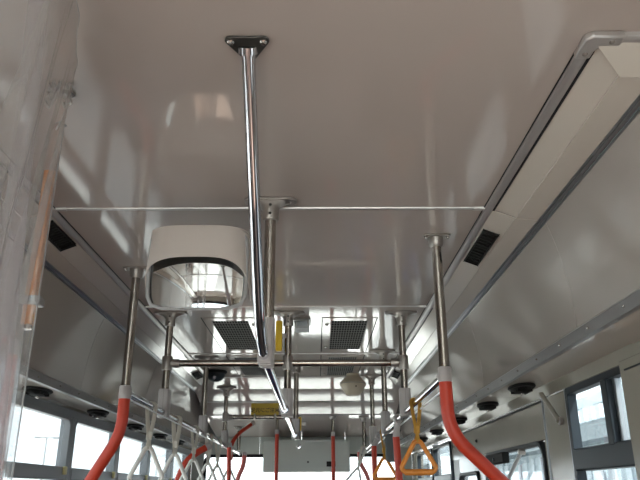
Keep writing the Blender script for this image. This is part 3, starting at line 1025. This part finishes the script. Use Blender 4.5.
for k in range(40):
    a = 2 * math.pi * k / 40
    c_, s_ = math.cos(a), math.sin(a)
    r_ = (abs(c_) ** 7.0 + abs(s_) ** 7.0) ** (1 / 7.0)
    bord.append(mcen + tilt @ Vector((c_ / r_ * hw, -0.012, s_ / r_ * hh)))
hs.tube(bord, 0.006, 8, closed=True)
hs.build('mirror_rim', M_GREYBOX, mir)
back = MB()
rows = []
for i in range(7):
    t = i / 6
    row = []
    for k in range(41):
        a = 2 * math.pi * k / 40
        c_, s_ = math.cos(a), math.sin(a)
        r_ = (abs(c_) ** 7.0 + abs(s_) ** 7.0) ** (1 / 7.0)
        sc = math.cos(t * math.pi / 2) ** 0.6 if t < 1 else 0.02
        row.append(mcen + tilt @ Vector((c_ / r_ * hw * sc, -0.008 + 0.06 * t, s_ / r_ * hh * sc)))
    rows.append(row)
back.sheet(rows)
back.build('mirror_shell', M_BEIGE, mir)
MB().tube([mcen + Vector((0, 0.04, 0)), Vector((MX, MY + 0.30, CZ - 0.06)), Vector((MX, MY + 0.42, CZ - 0.004))], 0.011, 12).build('mount_arm', M_CAST, mir)
MB().lathe((MX, MY + 0.42, CZ), [(0.04, -0.001), (0.04, -0.006), (0.02, -0.012)], (0, 0, 1), 16).build('mount_foot', M_CAST, mir)
# hood: a curved band wrapped round the front of the mirror with an arched lower edge
rows = []
NA = 36
for i in range(9):
    row = []
    for k in range(NA + 1):
        a = math.pi * k / NA
        ex = 0.62
        cx = math.copysign(abs(math.cos(a)) ** ex, math.cos(a))
        sy = abs(math.sin(a)) ** 0.8
        zt = 0.778 + H0 - 0.012 * abs(cx) ** 6
        side = 0.605 - 0.045 * (1 + math.cos(a)) / 2
        zb = side + (0.675 - side) * abs(math.sin(a)) ** 0.75 + H0
        if k > NA * 0.80:
            zb += 0.0
        t = i / 8
        flare = 1.0 + 0.06 * t
        row.append(Vector((MX + (0.156 * flare) * cx + 0.004, MY + 0.03 - 0.095 * sy, zt + (zb - zt) * t)))
    rows.append(row)
MB().sheet(rows).build('hood', M_HOOD, mir, True, 0, 0.003, angle=80)
# flat top of the hood
top = [(p.x, p.y) for p in rows[0]]
MB().prism(top, rows[0][NA // 2].z - 0.003, rows[0][NA // 2].z, 'xy').build('hood_top', M_HOOD, mir)

# ================================================================== RETURN-AIR PANELS IN THE CEILING
def return_panel(x0, x1, gx0, gx1, y0, y1, gy0, gy1, label):
    cx = (x0 + x1) / 2
    p = root('return_air_panel', (cx, (y0 + y1) / 2, CZ), label, 'air vent', 'perforated air return panels in the ceiling')
    z = CZ
    q = lambda a, b, c, d: [(a, b), (c, b), (c, d), (a, d)]
    MB().ring(q(x0, y0, x1, y1), q(gx0, gy0, gx1, gy1), z - 0.0035, z + 0.0, 'xy').build('panel_frame', M_CEIL, p, True, 0.001)
    for (a, b, c, d) in ((x0 - 0.006, y0 - 0.006, x0 - 0.001, y1 + 0.006), (x1 + 0.001, y0 - 0.006, x1 + 0.006, y1 + 0.006)):
        MB().box((a, b, z - 0.002), (c, d, z - 0.0002)).build('panel_gap', M_VOID, p, False)
    MB().box((gx0, gy0, z - 0.0012), (gx1, gy1, z - 0.0002)).build('dark_backing', M_VOID, p, False)  # black sheet standing in for the shade inside the duct
    g = MB()
    nx, ny = 13, 13
    for k in range(nx + 1):
        x = gx0 + (gx1 - gx0) * k / nx
        g.box((x - 0.0018, gy0, z - 0.0035), (x + 0.0018, gy1, z - 0.0016))
    for k in range(ny + 1):
        y = gy0 + (gy1 - gy0) * k / ny
        g.box((gx0, y - 0.0050, z - 0.0033), (gx1, y + 0.0050, z - 0.0018))
    gr = g.build('grille_bars', M_GRILLE, p, False)
    gr['kind'] = 'stuff'
    s = 1 if (gx0 - x0) > (x1 - gx1) else -1
    for yy in (gy0 + 0.08, gy1 - 0.10):
        xx = (x0 + gx0) / 2 if (gx0 - x0) > (x1 - gx1) else (x1 + gx1) / 2
        MB().lathe((xx, yy, z - 0.0034), [(0.010, 0), (0.010, -0.005), (0.006, -0.008)], (0, 0, 1), 12).build('latch', M_BOLT, p)
    return p


GY = ((3.60, 4.53, 3.66, 4.45), (4.68, 5.55, 4.74, 5.50))
names = (('near left air return panel beside the chrome tube', 'far left air return panel above the yellow sign'),
         ('near right air return panel with two latches', 'far right air return panel behind the near cross bar'))
for j, (a, b, c, d) in enumerate(GY):
    return_panel(0.035, 0.330, 0.085, 0.285, a, b, c, d, names[1][j])
    return_panel(2 * CXP - 0.330, 2 * CXP - 0.035, 2 * CXP - 0.285, 2 * CXP - 0.085, a, b, c, d, names[0][j])

# ================================================================== SIDE VENT GRILLES ON THE DUCT PANELS
def duct_vent(f, s, y, label, L=0.24):
    """black louvred outlet lying on the sloping duct panel"""
    a = Vector((f(P_A)[0], 0, P_A[1] + H0))
    b = Vector((f(P_B)[0], 0, P_B[1] + H0))
    u = (b - a).normalized()
    n = Vector((u.z, 0, -u.x))
    if n.z > 0:
        n = -n
    c = a + u * 0.054 + Vector((0, y, 0))
    v_ = root('duct_vent', c, label, 'air vent', 'black outlets on the ceiling ducts')

    def bx(mb, u0, u1, y0, y1, n0, n1):
        vs = [c + u * uu + Vector((0, yy, 0)) + n * nn for uu in (u0, u1) for yy in (y0, y1) for nn in (n0, n1)]
        mb.add(vs, [(0, 1, 3, 2), (4, 6, 7, 5), (0, 4, 5, 1), (2, 3, 7, 6), (0, 2, 6, 4), (1, 5, 7, 3)])
    w = 0.030
    fr = MB()
    bx(fr, -w, -w + 0.006, -L / 2, L / 2, 0.004, 0.013)
    bx(fr, w - 0.006, w, -L / 2, L / 2, 0.004, 0.013)
    bx(fr, -w, w, -L / 2, -L / 2 + 0.008, 0.004, 0.013)
    bx(fr, -w, w, L / 2 - 0.008, L / 2, 0.004, 0.013)
    fr.build('vent_frame', M_BLACK, v_, True, 0.002)
    bk = MB()
    bx(bk, -w + 0.002, w - 0.002, -L / 2 + 0.004, L / 2 - 0.004, 0.0062, 0.0072)
    bk.build('vent_back', M_VOID, v_, False)
    for k in range(12):
        yy = -L / 2 + L * (k + 0.7) / 12.4
        sl = MB()
        bx(sl, -w + 0.005, w - 0.005, yy - 0.003, yy + 0.003, 0.0074, 0.0115)
        sl.build('slat', M_BLACK, v_, False)


duct_vent(lambda p: p, 1, 2.42, 'black louvred outlet on the right duct near the red pole', 0.34)
duct_vent(MA, -1, 2.28, 'black louvred outlet on the left duct behind the tan pole')
duct_vent(MA, -1, 5.35, 'small black outlet on the far part of the left duct')
duct_vent(lambda p: p, 1, 5.35, 'small black outlet on the far part of the right duct')

# ================================================================== SOFFIT AIR NOZZLES
def nozzle_proto():
    r_ = root('air_nozzle', (0, 0, 0), 'x', 'air nozzle', 'dark swivelling air nozzles under the coving')
    MB().lathe((0, 0, 0), [(0.062, 0.004), (0.064, -0.004), (0.058, -0.012), (0.046, -0.012)], (0, 0, 1), 22, 0.75, 1.25).build('bezel', M_BLACK, r_)
    cu = MB().lathe((0, 0, -0.008), [(0.046, 0.0), (0.043, -0.016), (0.030, -0.028), (0.012, -0.032)], (0, 0, 1), 20, 0.78, 1.2).build('cup', M_BLACK, r_)
    for k in range(-2, 3):
        MB().box((-0.030, k * 0.016 - 0.003, -0.036), (0.030, k * 0.016 + 0.003, -0.020)).build('fin', M_BLACK, cu, False)
    MB().box((-0.006, -0.008, -0.052), (0.006, 0.008, -0.032)).build('tab', M_BOLT, cu, True, 0.003)
    return r_


nz = nozzle_proto()
first = True
left_n = [(38, 'nearest left air nozzle above the lamp post window'), (98, 'left air nozzle beside the bent red pole'),
          (135, 'left air nozzle above the nearest white strap'), (160, 'left air nozzle above the second white strap'),
          (178, 'farthest left air nozzle in the row')]
lx, lz = (P_EL[0] + P_FL[0]) / 2, (P_EL[1] + P_FL[1]) / 2
right_n = [(521, 'nearest right air nozzle over the door post'), (487, 'right air nozzle above the middle door window'),
           (458, 'right air nozzle just behind the bright red grip'), (436, 'right air nozzle left of the bright red grip'),
           (421, 'farthest right air nozzle above the orange strap')]
rx, rz = (P_ER[0] + P_FR[0]) / 2, (P_ER[1] + P_FR[1]) / 2
for lst, x, z, s in ((left_n, lx, lz, -1), (right_n, rx, rz, 1)):
    for px, lb in lst:
        d = abs(x) * FPX / abs(px - 316)
        y = (d - z * math.sin(R(PITCH))) / math.cos(R(PITCH))
        o = nz if first else copy_tree(nz)
        first = False
        o.location = (x, y, z + H0 - 0.004)
        o.scale = (1.1, 1.5, 0.7)
        o.rotation_euler = (0, R(2) * s, 0)
        o['label'] = lb

# ================================================================== SIGN, PLATES AND CEILING FITTINGS
sa, sb = pix(251, 415, y=YF - 0.02), pix(279, 403, y=YF - 0.02)
sg = root('notice_sign', ((sa.x + sb.x) / 2, YF - 0.02, LATZ2), 'yellow notice sign with dark lettering on the far cross bar', 'sign')
z0, z1 = LATZ2 + 0.016, LATZ2 + 0.112
MB().box((sa.x, YF - 0.022, z0), (sb.x, YF - 0.012, z1)).build('sign_board', M_YELLOW, sg, True, 0.002)
cu = bpy.data.curves.new('lettering', 'FONT')
cu.body = '足元にご注意'
cu.align_x, cu.align_y = 'CENTER', 'CENTER'
cu.size = 0.041
cu.extrude = 0.0006
cu.offset = 0.0008
tx = bpy.data.objects.new('lettering', cu)
COL.objects.link(tx)
tx.rotation_euler = (R(90), 0, 0)
bpy.context.view_layer.update()
me = bpy.data.meshes.new_from_object(tx.evaluated_get(bpy.context.evaluated_depsgraph_get()))
bpy.data.objects.remove(tx)
me.materials.clear()
me.materials.append(M_INK)
tx = bpy.data.objects.new('lettering', me)
COL.objects.link(tx)
tx.parent = sg
tx.rotation_euler = (R(90), 0, 0)
tx.location = (0, -0.0035, z0 + 0.036 - LATZ2)
for x in (sa.x + 0.03, sb.x - 0.03):
    MB().box((x - 0.008, YF - 0.026, LATZ2 - 0.020), (x + 0.008, YF - 0.010, z0 + 0.01)).build('clip', M_CAST, sg, True, 0.002)

# yellow plates beside the centre poles
def yellow_plate(pxa, pxb, pya, pyb, y, label):
    a, b = pix(pxa, pyb, y=y), pix(pxb, pya, y=y)
    o = MB().prism(rrect(a.x, a.z, b.x, b.z, 0.008, 4), y - 0.012, y + 0.012, 'xz')
    r_ = root('caution_plate', ((a.x + b.x) / 2, y, a.z), label, 'plate')
    o.build('plate', M_YELLOW2, r_, True, 0.003)
    zc = (a.z + b.z) / 2
    MB().box((b.x - 0.004, y - 0.006, zc - 0.012), (b.x + 0.035, y + 0.006, zc + 0.012)).build('clip', M_CAST, r_, True, 0.002)


yellow_plate(275.5, 282.5, 321, 351, YX - 0.01, 'narrow yellow plate beside the central pole')
yellow_plate(298.5, 301.5, 417, 431, 5.0, 'small yellow plate beside the rear central pole')

# grey ceiling box right of the centre pole
a = pix(295, 318, z=0.9)
b = pix(309, 318, z=0.9)
gb = root('ceiling_box', ((a.x + b.x) / 2, a.y + 0.05, CZ - 0.06), 'small grey box fixed to the ceiling beside the central pole', 'box')
MB().box((a.x, a.y, CZ - 0.055), (b.x, a.y + 0.12, CZ - 0.0005)).build('housing', M_GREYBOX, gb, True, 0.006)
MB().box((a.x - 0.008, a.y - 0.008, CZ - 0.010), (b.x + 0.008, a.y + 0.13, CZ - 0.0008)).build('base_plate', M_PANEL, gb, True, 0.003)
MB().box((a.x + 0.01, a.y - 0.002, CZ - 0.045), (b.x - 0.01, a.y + 0.001, CZ - 0.018)).build('front_recess', M_RAIL, gb, False)

# beige dome by the right row
dm = pix(353, 384, z=0.9)
dy = 5.45
dc = pix(353, 392, y=dy)
bd = root('ceiling_speaker', (dc.x, dy, CZ - 0.19), 'beige hanging speaker dome near the right row of poles', 'speaker')
MB().lathe((dc.x, dy, CZ), [(0.05, -0.0005), (0.05, -0.02), (0.085, -0.055), (0.105, -0.075), (0.105, -0.092), (0.060, -0.165), (0.045, -0.175)],
           (0, 0, 1), 24).build('dome', M_BEIGE, bd)
MB().lathe((dc.x, dy, CZ), [(0.1065, -0.080), (0.1065, -0.085)], (0, 0, 1), 24).build('seam_ring', M_CAST, bd)
MB().lathe((dc.x + 0.02, dy - 0.090, CZ - 0.112), [(0.006, 0), (0.004, 0.006)], (0, -1, -0.5), 10).build('lens', M_BLACK, bd)

# dark camera dome by the left row
dcx = pix(216, 371, z=0.9)
kd = root('camera_dome', (dcx.x, dcx.y, CZ - 0.08), 'dark dome camera on the ceiling at the left', 'camera')
MB().lathe((dcx.x, dcx.y, CZ), [(0.085, -0.0005), (0.088, -0.010), (0.080, -0.022)], (0, 0, 1), 24).build('base_ring', M_BLACK, kd)
MB().lathe((dcx.x, dcx.y, CZ - 0.02), [(0.075, 0), (0.070, -0.025), (0.050, -0.050), (0.02, -0.064)], (0, 0, 1), 24).build('dome', M_FRAME, kd)
MB().lathe((dcx.x, dcx.y - 0.05, CZ - 0.055), [(0.016, 0), (0.014, 0.014)], (0, -1, -0.5), 12).build('lens', M_BOLT, kd)

# dark rounded mirror seen from behind, under the right strap bar
yb_ = 4.25
a, b = pix(386, 462, y=yb_), pix(397, 434, y=yb_)
km = root('door_mirror', ((a.x + b.x) / 2, yb_, a.z), 'dark rounded mirror back hanging behind the red drop pole', 'mirror')
MB().prism(rrect(a.x, a.z, b.x, b.z, 0.022, 5), yb_ - 0.015, yb_ + 0.02, 'xz').build('shell', M_DKGREY, km, True, 0.008)
MB().prism(rrect(a.x + 0.006, a.z + 0.006, b.x - 0.006, b.z - 0.006, 0.018, 5), yb_ + 0.020, yb_ + 0.023, 'xz').build('mirror_glass', M_MIRROR, km)
MB().tube([Vector((b.x - 0.02, yb_, b.z - 0.03)), Vector((b.x + 0.02, yb_, b.z + 0.02)), Vector((RXP, yb_, BARZ))], 0.008, 10).build('arm', M_BLACK, km)

# strut by the door post
a, b = pix(541, 394, x=0.955), pix(559, 421, x=0.975)
st = root('stay_strut', b, 'cream slanting strut between the coving and the door post', 'strut')
MB().tube([a, b], 0.011, 12).build('rod', M_WALL, st)
MB().lathe(b, [(0.016, 0), (0.016, 0.012)], (1, 0, 0), 12).build('foot', M_CAST, st)

# dark sensor and folding arm at the middle door
a, b = pix(505, 463, x=0.955), pix(487, 454, x=0.955)
ds = root('door_sensor', ((0.955), (a.y + b.y) / 2, a.z), 'dark sensor block at the top of the middle door window', 'sensor')
MB().box((0.945, a.y, a.z), (0.982, b.y, a.z + 0.055)).build('housing', M_BLACK, ds, True, 0.008)
MB().lathe((0.9455, (a.y + b.y) / 2, a.z + 0.025), [(0.010, 0), (0.008, 0.006)], (-1, 0, 0), 12).build('lens', M_FRAME, ds)
a, b = pix(521, 452, x=0.965), pix(505, 486, x=0.965)
da = root('door_closer', b, 'grey slanting door closer across the middle door window', 'door closer')
MB().tube([a, b], 0.010, 12).build('rod', M_GREYBOX, da)
MB().lathe(a, [(0.014, -0.012), (0.014, 0.018)], (1, 0, 0), 12).build('pivot', M_CAST, da)

# rear sign housing with its small plate and hole
hz0, hz1 = pix(300, 472, y=7.12).z, pix(300, 441, y=7.12).z
hx0, hx1 = pix(263, 460, y=7.12).x, pix(350, 460, y=7.12).x
rh = root('sign_housing', ((hx0 + hx1) / 2, 7.2, hz0), 'wide grey sign housing hanging over the rear window', 'housing')
MB().box((hx0, 7.12, hz0), (hx1, YB - 0.012, hz1)).build('body', M_REAR, rh, True, 0.006)
MB().box((hx0 - 0.004, 7.112, hz1 - 0.004), (hx1 + 0.004, YB - 0.012, hz1 + 0.012)).build('top_lip', M_REAR, rh, True, 0.003)
p = pix(331, 464, y=7.12)
MB().box((p.x - 0.045, 7.114, p.z - 0.025), (p.x + 0.045, 7.122, p.z + 0.025)).build('dark_plate', M_BLACK, rh, True, 0.002)
p = pix(308, 462, y=7.12)
MB().lathe((p.x, 7.121, p.z), [(0.010, 0), (0.010, 0.004)], (0, -1, 0), 12).build('keyhole', M_BLACK, rh)

# dark bar with a curved diffuser, below the end of the ceiling
p = pix(329, 416, y=7.3)
rv = root('rear_crescent', (p.x, 7.3, p.z - 0.05), 'curved white diffuser under a dark bar on the rear wall', 'air vent')
MB().box((p.x - 0.14, 7.26, p.z - 0.010), (p.x + 0.14, YB - 0.002, p.z + 0.015)).build('dark_bar', M_RAIL, rv, True, 0.005)
poly = [(p.x + 0.125 * math.cos(R(a)), p.z - 0.010 + 0.055 * math.sin(R(a))) for a in range(180, 361, 12)]
MB().prism(poly, 7.29, YB - 0.002, 'xz').build('crescent', M_HANDW, rv, True, 0.004)

# ================================================================== TAN-SLEEVED POLE AND VINYL CURTAIN (left)
c = pix(51, 172, z=0.9)
tp = root('partition_pole', (c.x, c.y, CZ), 'tan sleeved partition pole behind the clear curtain', 'grab pole')
zb = pix(30, 297, y=c.y).z
zc = pix(28, 306, y=c.y).z
zd = pix(25, 325, y=c.y).z
zr = pix(16, 345, y=c.y).z
MB().prism(rrect(c.x - 0.016, c.y - 0.016, c.x + 0.016, c.y + 0.016, 0.006, 3), zb, CZ - 0.001, 'xy').build('tan_sleeve', M_TAN, tp, True)
MB().prism(rrect(c.x - 0.016, c.y - 0.016, c.x + 0.016, c.y + 0.016, 0.006, 3), zd, zc, 'xy').build('tan_sleeve', M_TAN, tp, True)
MB().tube([(c.x, c.y, zd - 0.012), (c.x, c.y, CZ - 0.01)], 0.0125, 14).build('tube', M_STEEL, tp)
MB().box((c.x - 0.03, c.y - 0.022, zc), (c.x + 0.03, c.y + 0.022, zb)).build('clear_clamp', M_TAPE, tp, True, 0.004)
yq = 1.95
rp = [pix(-30, 352, y=yq), pix(6, 338, y=yq), pix(14, 345, y=yq), pix(1, 440, y=yq), pix(-6, 500, y=yq)]
rr_ = root('handrail', rp[-1], 'slim red rail seen through the clear curtain', 'handrail')
MB().tube(fillet(rp[1:], 0.03, 6), 0.0145, 16).build('grip', M_RED, rr_)
MB().lathe(rp[2] + Vector((0, 0, -0.01)), [(0.017, -0.02), (0.018, 0.0), (0.018, 0.02), (0.014, 0.026)], (0, 0, 1), 14).build('end_sleeve', M_CLAMP, rr_)

hk = pix(68, 98, z=0.885)
cr = root('vinyl_curtain', (hk.x, 1.1, 0.7), 'clear vinyl curtain hanging beside the driver seat', 'curtain')
top_pts = []
# plan path from the hook towards the camera, with folds; the top edge sags between hooks
NU, NV = 90, 30
rows = []
TOP = [pix(68, 98, z=0.882), pix(75, 72, z=0.868), pix(77.5, 30, z=0.866), pix(77, -30, z=0.868), pix(70, -150, z=0.875),
       Vector((-0.42, 0.45, CZ - 0.03))]


def along(pts, u):
    L = [0.0]
    for p, q in zip(pts[:-1], pts[1:]):
        L.append(L[-1] + (q - p).length)
    d = u * L[-1]
    for k in range(len(pts) - 1):
        if d <= L[k + 1] or k == len(pts) - 2:
            t = (d - L[k]) / (L[k + 1] - L[k])
            p0, p1, p2, p3 = pts[max(k - 1, 0)], pts[k], pts[k + 1], pts[min(k + 2, len(pts) - 1)]
            return 0.5 * ((2 * p1) + (p2 - p0) * t + (2 * p0 - 5 * p1 + 4 * p2 - p3) * t * t + (3 * p1 - p0 - 3 * p2 + p3) * t ** 3)


for j in range(NV + 1):
    v = (j / NV) ** 1.4
    row = []
    for i in range(NU + 1):
        u = i / NU
        base = along(TOP, u)
        z = base.z + (0.62 - base.z) * v
        env = min(1.0, u * 5)
        amp = (0.002 + 0.024 * min(1, v * 2.5)) * env
        ph = u * 40 + 0.7 * math.sin(v * 3 + u * 5)
        off = amp * (math.sin(ph) + 0.5 * math.sin(ph * 1.73 + 1.2)) - 0.06 * min(1, v * 3) * env
        row.append(Vector((base.x + off, base.y + 0.012 * min(1, v * 4) * math.sin(ph * 0.7 + 2 * v) * env, z)))
    rows.append(row)
MB().sheet(rows).build('sheet', M_VINYL, cr, True, angle=85)
# hem along the free edge
MB().tube([r_[0] for r_ in rows], 0.0018, 6).build('hem', M_TAPE, cr)
MB().tube(rows[0], 0.0012, 6).build('top_hem', M_CAST, cr)
hook = MB()
hook.lathe((hk.x, hk.y, CZ), [(0.016, -0.0005), (0.016, -0.006), (0.006, -0.010)], (0, 0, 1), 14)
hook.tube([Vector((hk.x, hk.y, CZ - 0.008))] + [Vector((hk.x + 0.010 * math.sin(R(a)), hk.y, CZ - 0.026 + 0.010 * math.cos(R(a)))) for a in range(0, 300, 25)], 0.002, 8)
hook.build('hook', M_BOLT, cr)
tie = pix(61, 122, y=hk.y)
MB().tube([Vector((hk.x, hk.y, CZ - 0.036)), tie, tie + Vector((0, 0.004, -0.03))], 0.0018, 8).build('tie_cord', M_CLAMP, cr)
for k in range(5):
    a = R(72 * k)
    MB().tube([tie, tie + Vector((0.014 * math.cos(a), 0.006 * math.sin(a), -0.012 + 0.008 * math.sin(a * 2)))], 0.0022, 6).build('knot_loop', M_TAPE, cr)

# hazy tube added to imitate the pale highlight streak on the curtain
rl = [pix(46, -60, y=1.0), pix(39, 0, y=1.0), pix(27, 110, y=1.0), pix(13, 240, y=1.0), pix(0, 360, y=1.0), pix(-14, 480, y=1.0), pix(-24, 580, y=1.0)]
rl[0].z = min(rl[0].z, CZ - 0.01)
MB().tube(fillet(rl, 0.05, 4), 0.015, 14, flat=(0.018, 0.010, Vector((0.8, 0.6, 0)))).build('streak_tube', M_STREAK, cr)

# crumpled corner of the sheet gathered at the hook
rows = []
rnd = random.Random(5)
for j in range(13):
    row = []
    for i in range(11):
        px_ = 50 + 25 * i / 10 - 6 * (j / 12) ** 2
        py_ = 70 + 34 * j / 12 + 5 * math.sin(i * 0.9)
        p = pix(px_, py_, y=hk.y - 0.05 + 0.02 * math.sin(i * 1.7 + j) + 0.02 * rnd.random())
        p.z = min(p.z, CZ - 0.006)
        row.append(p)
    rows.append(row)
MB().sheet(rows).build('gathered_corner', M_CRUMP, cr, True, angle=60)

# ================================================================== OUTSIDE
gnd = MB().box((-150, -150, -0.95), (1.6, 150, -0.85)).build('ground', M_ASPH, smooth=False)
tag(gnd, 'pale concrete yard outside the left windows', None, None, 'structure')
gn2 = MB().box((1.6, -150, -0.95), (150, 150, -0.85)).build('ground', M_GSHADE, smooth=False)
tag(gn2, 'ground on the door side, darker colour standing in for shade', None, None, 'structure')


def lamp_post(px, py_top, dist, label):
    d = CAMROT @ Vector((px - 320, 240 - py_top, -FPX))
    p = d * (dist / math.hypot(d.x, d.y))
    x, y, z = p.x, p.y, p.z + H0
    l = root('street_lamp', (x, y, -0.85), label, 'street lamp', 'lamp posts outside the left windows')
    MB().tube([(x, y, -0.85), (x, y, z)], [0.11, 0.07], 10).build('post', M_LAMPP, l)
    t = Vector((-d.y, d.x, 0)).normalized()
    MB().tube([Vector((x, y, z)) - t * 0.8, Vector((x, y, z)) + t * 0.8], 0.06, 8).build('cross_arm', M_LAMPP, l)
    for s in (-1, 1):
        q = Vector((x, y, z)) + t * (0.8 * s)
        MB().box(q - Vector((0.25, 0.25, 0.10)), q + Vector((0.25, 0.25, 0.06))).build('lamp_head', M_LAMPP, l, True, 0.03)


lamp_post(47, 437.5, 70, 'tall T shaped lamp post outside the leftmost window')
lamp_post(157, 461, 90, 'distant T shaped lamp post outside the strap windows')

# depot shed on the right
bx0 = 9.0
shed = root('depot_building', (bx0, 22, -0.85), 'pale depot building with a ribbed canopy outside the right window', 'building')
MB().box((bx0, 2, -0.85), (bx0 + 8, 60, 2.85)).build('wall', M_OUTB, shed, False)
for k in range(58):
    y = 2.2 + k * 1.0
    MB().box((bx0 - 0.06, y, -0.85), (bx0, y + 0.35, 2.7)).build('cladding_rib', M_OUTW, shed, False)
MB().box((bx0 - 0.9, 2, 2.85), (bx0 + 8, 60, 3.35)).build('canopy', M_OUTG, shed, False)
for k in range(96):
    y = 2.1 + k * 0.6
    MB().box((bx0 - 1.0, y, 3.35), (bx0 - 0.6, y + 0.32, 3.75)).build('canopy_rib', M_OUTW, shed, False)
MB().box((bx0 + 1.5, 2, 3.35), (bx0 + 8, 60, 4.9)).build('upper_storey', M_OUTW, shed, False)
for k in range(19):
    y = 3.2 + k * 3.0
    f_ = MB().box((bx0 + 1.45, y, 3.75), (bx0 + 1.5, y + 1.8, 4.5)).build('window', M_OUTG, shed, False)
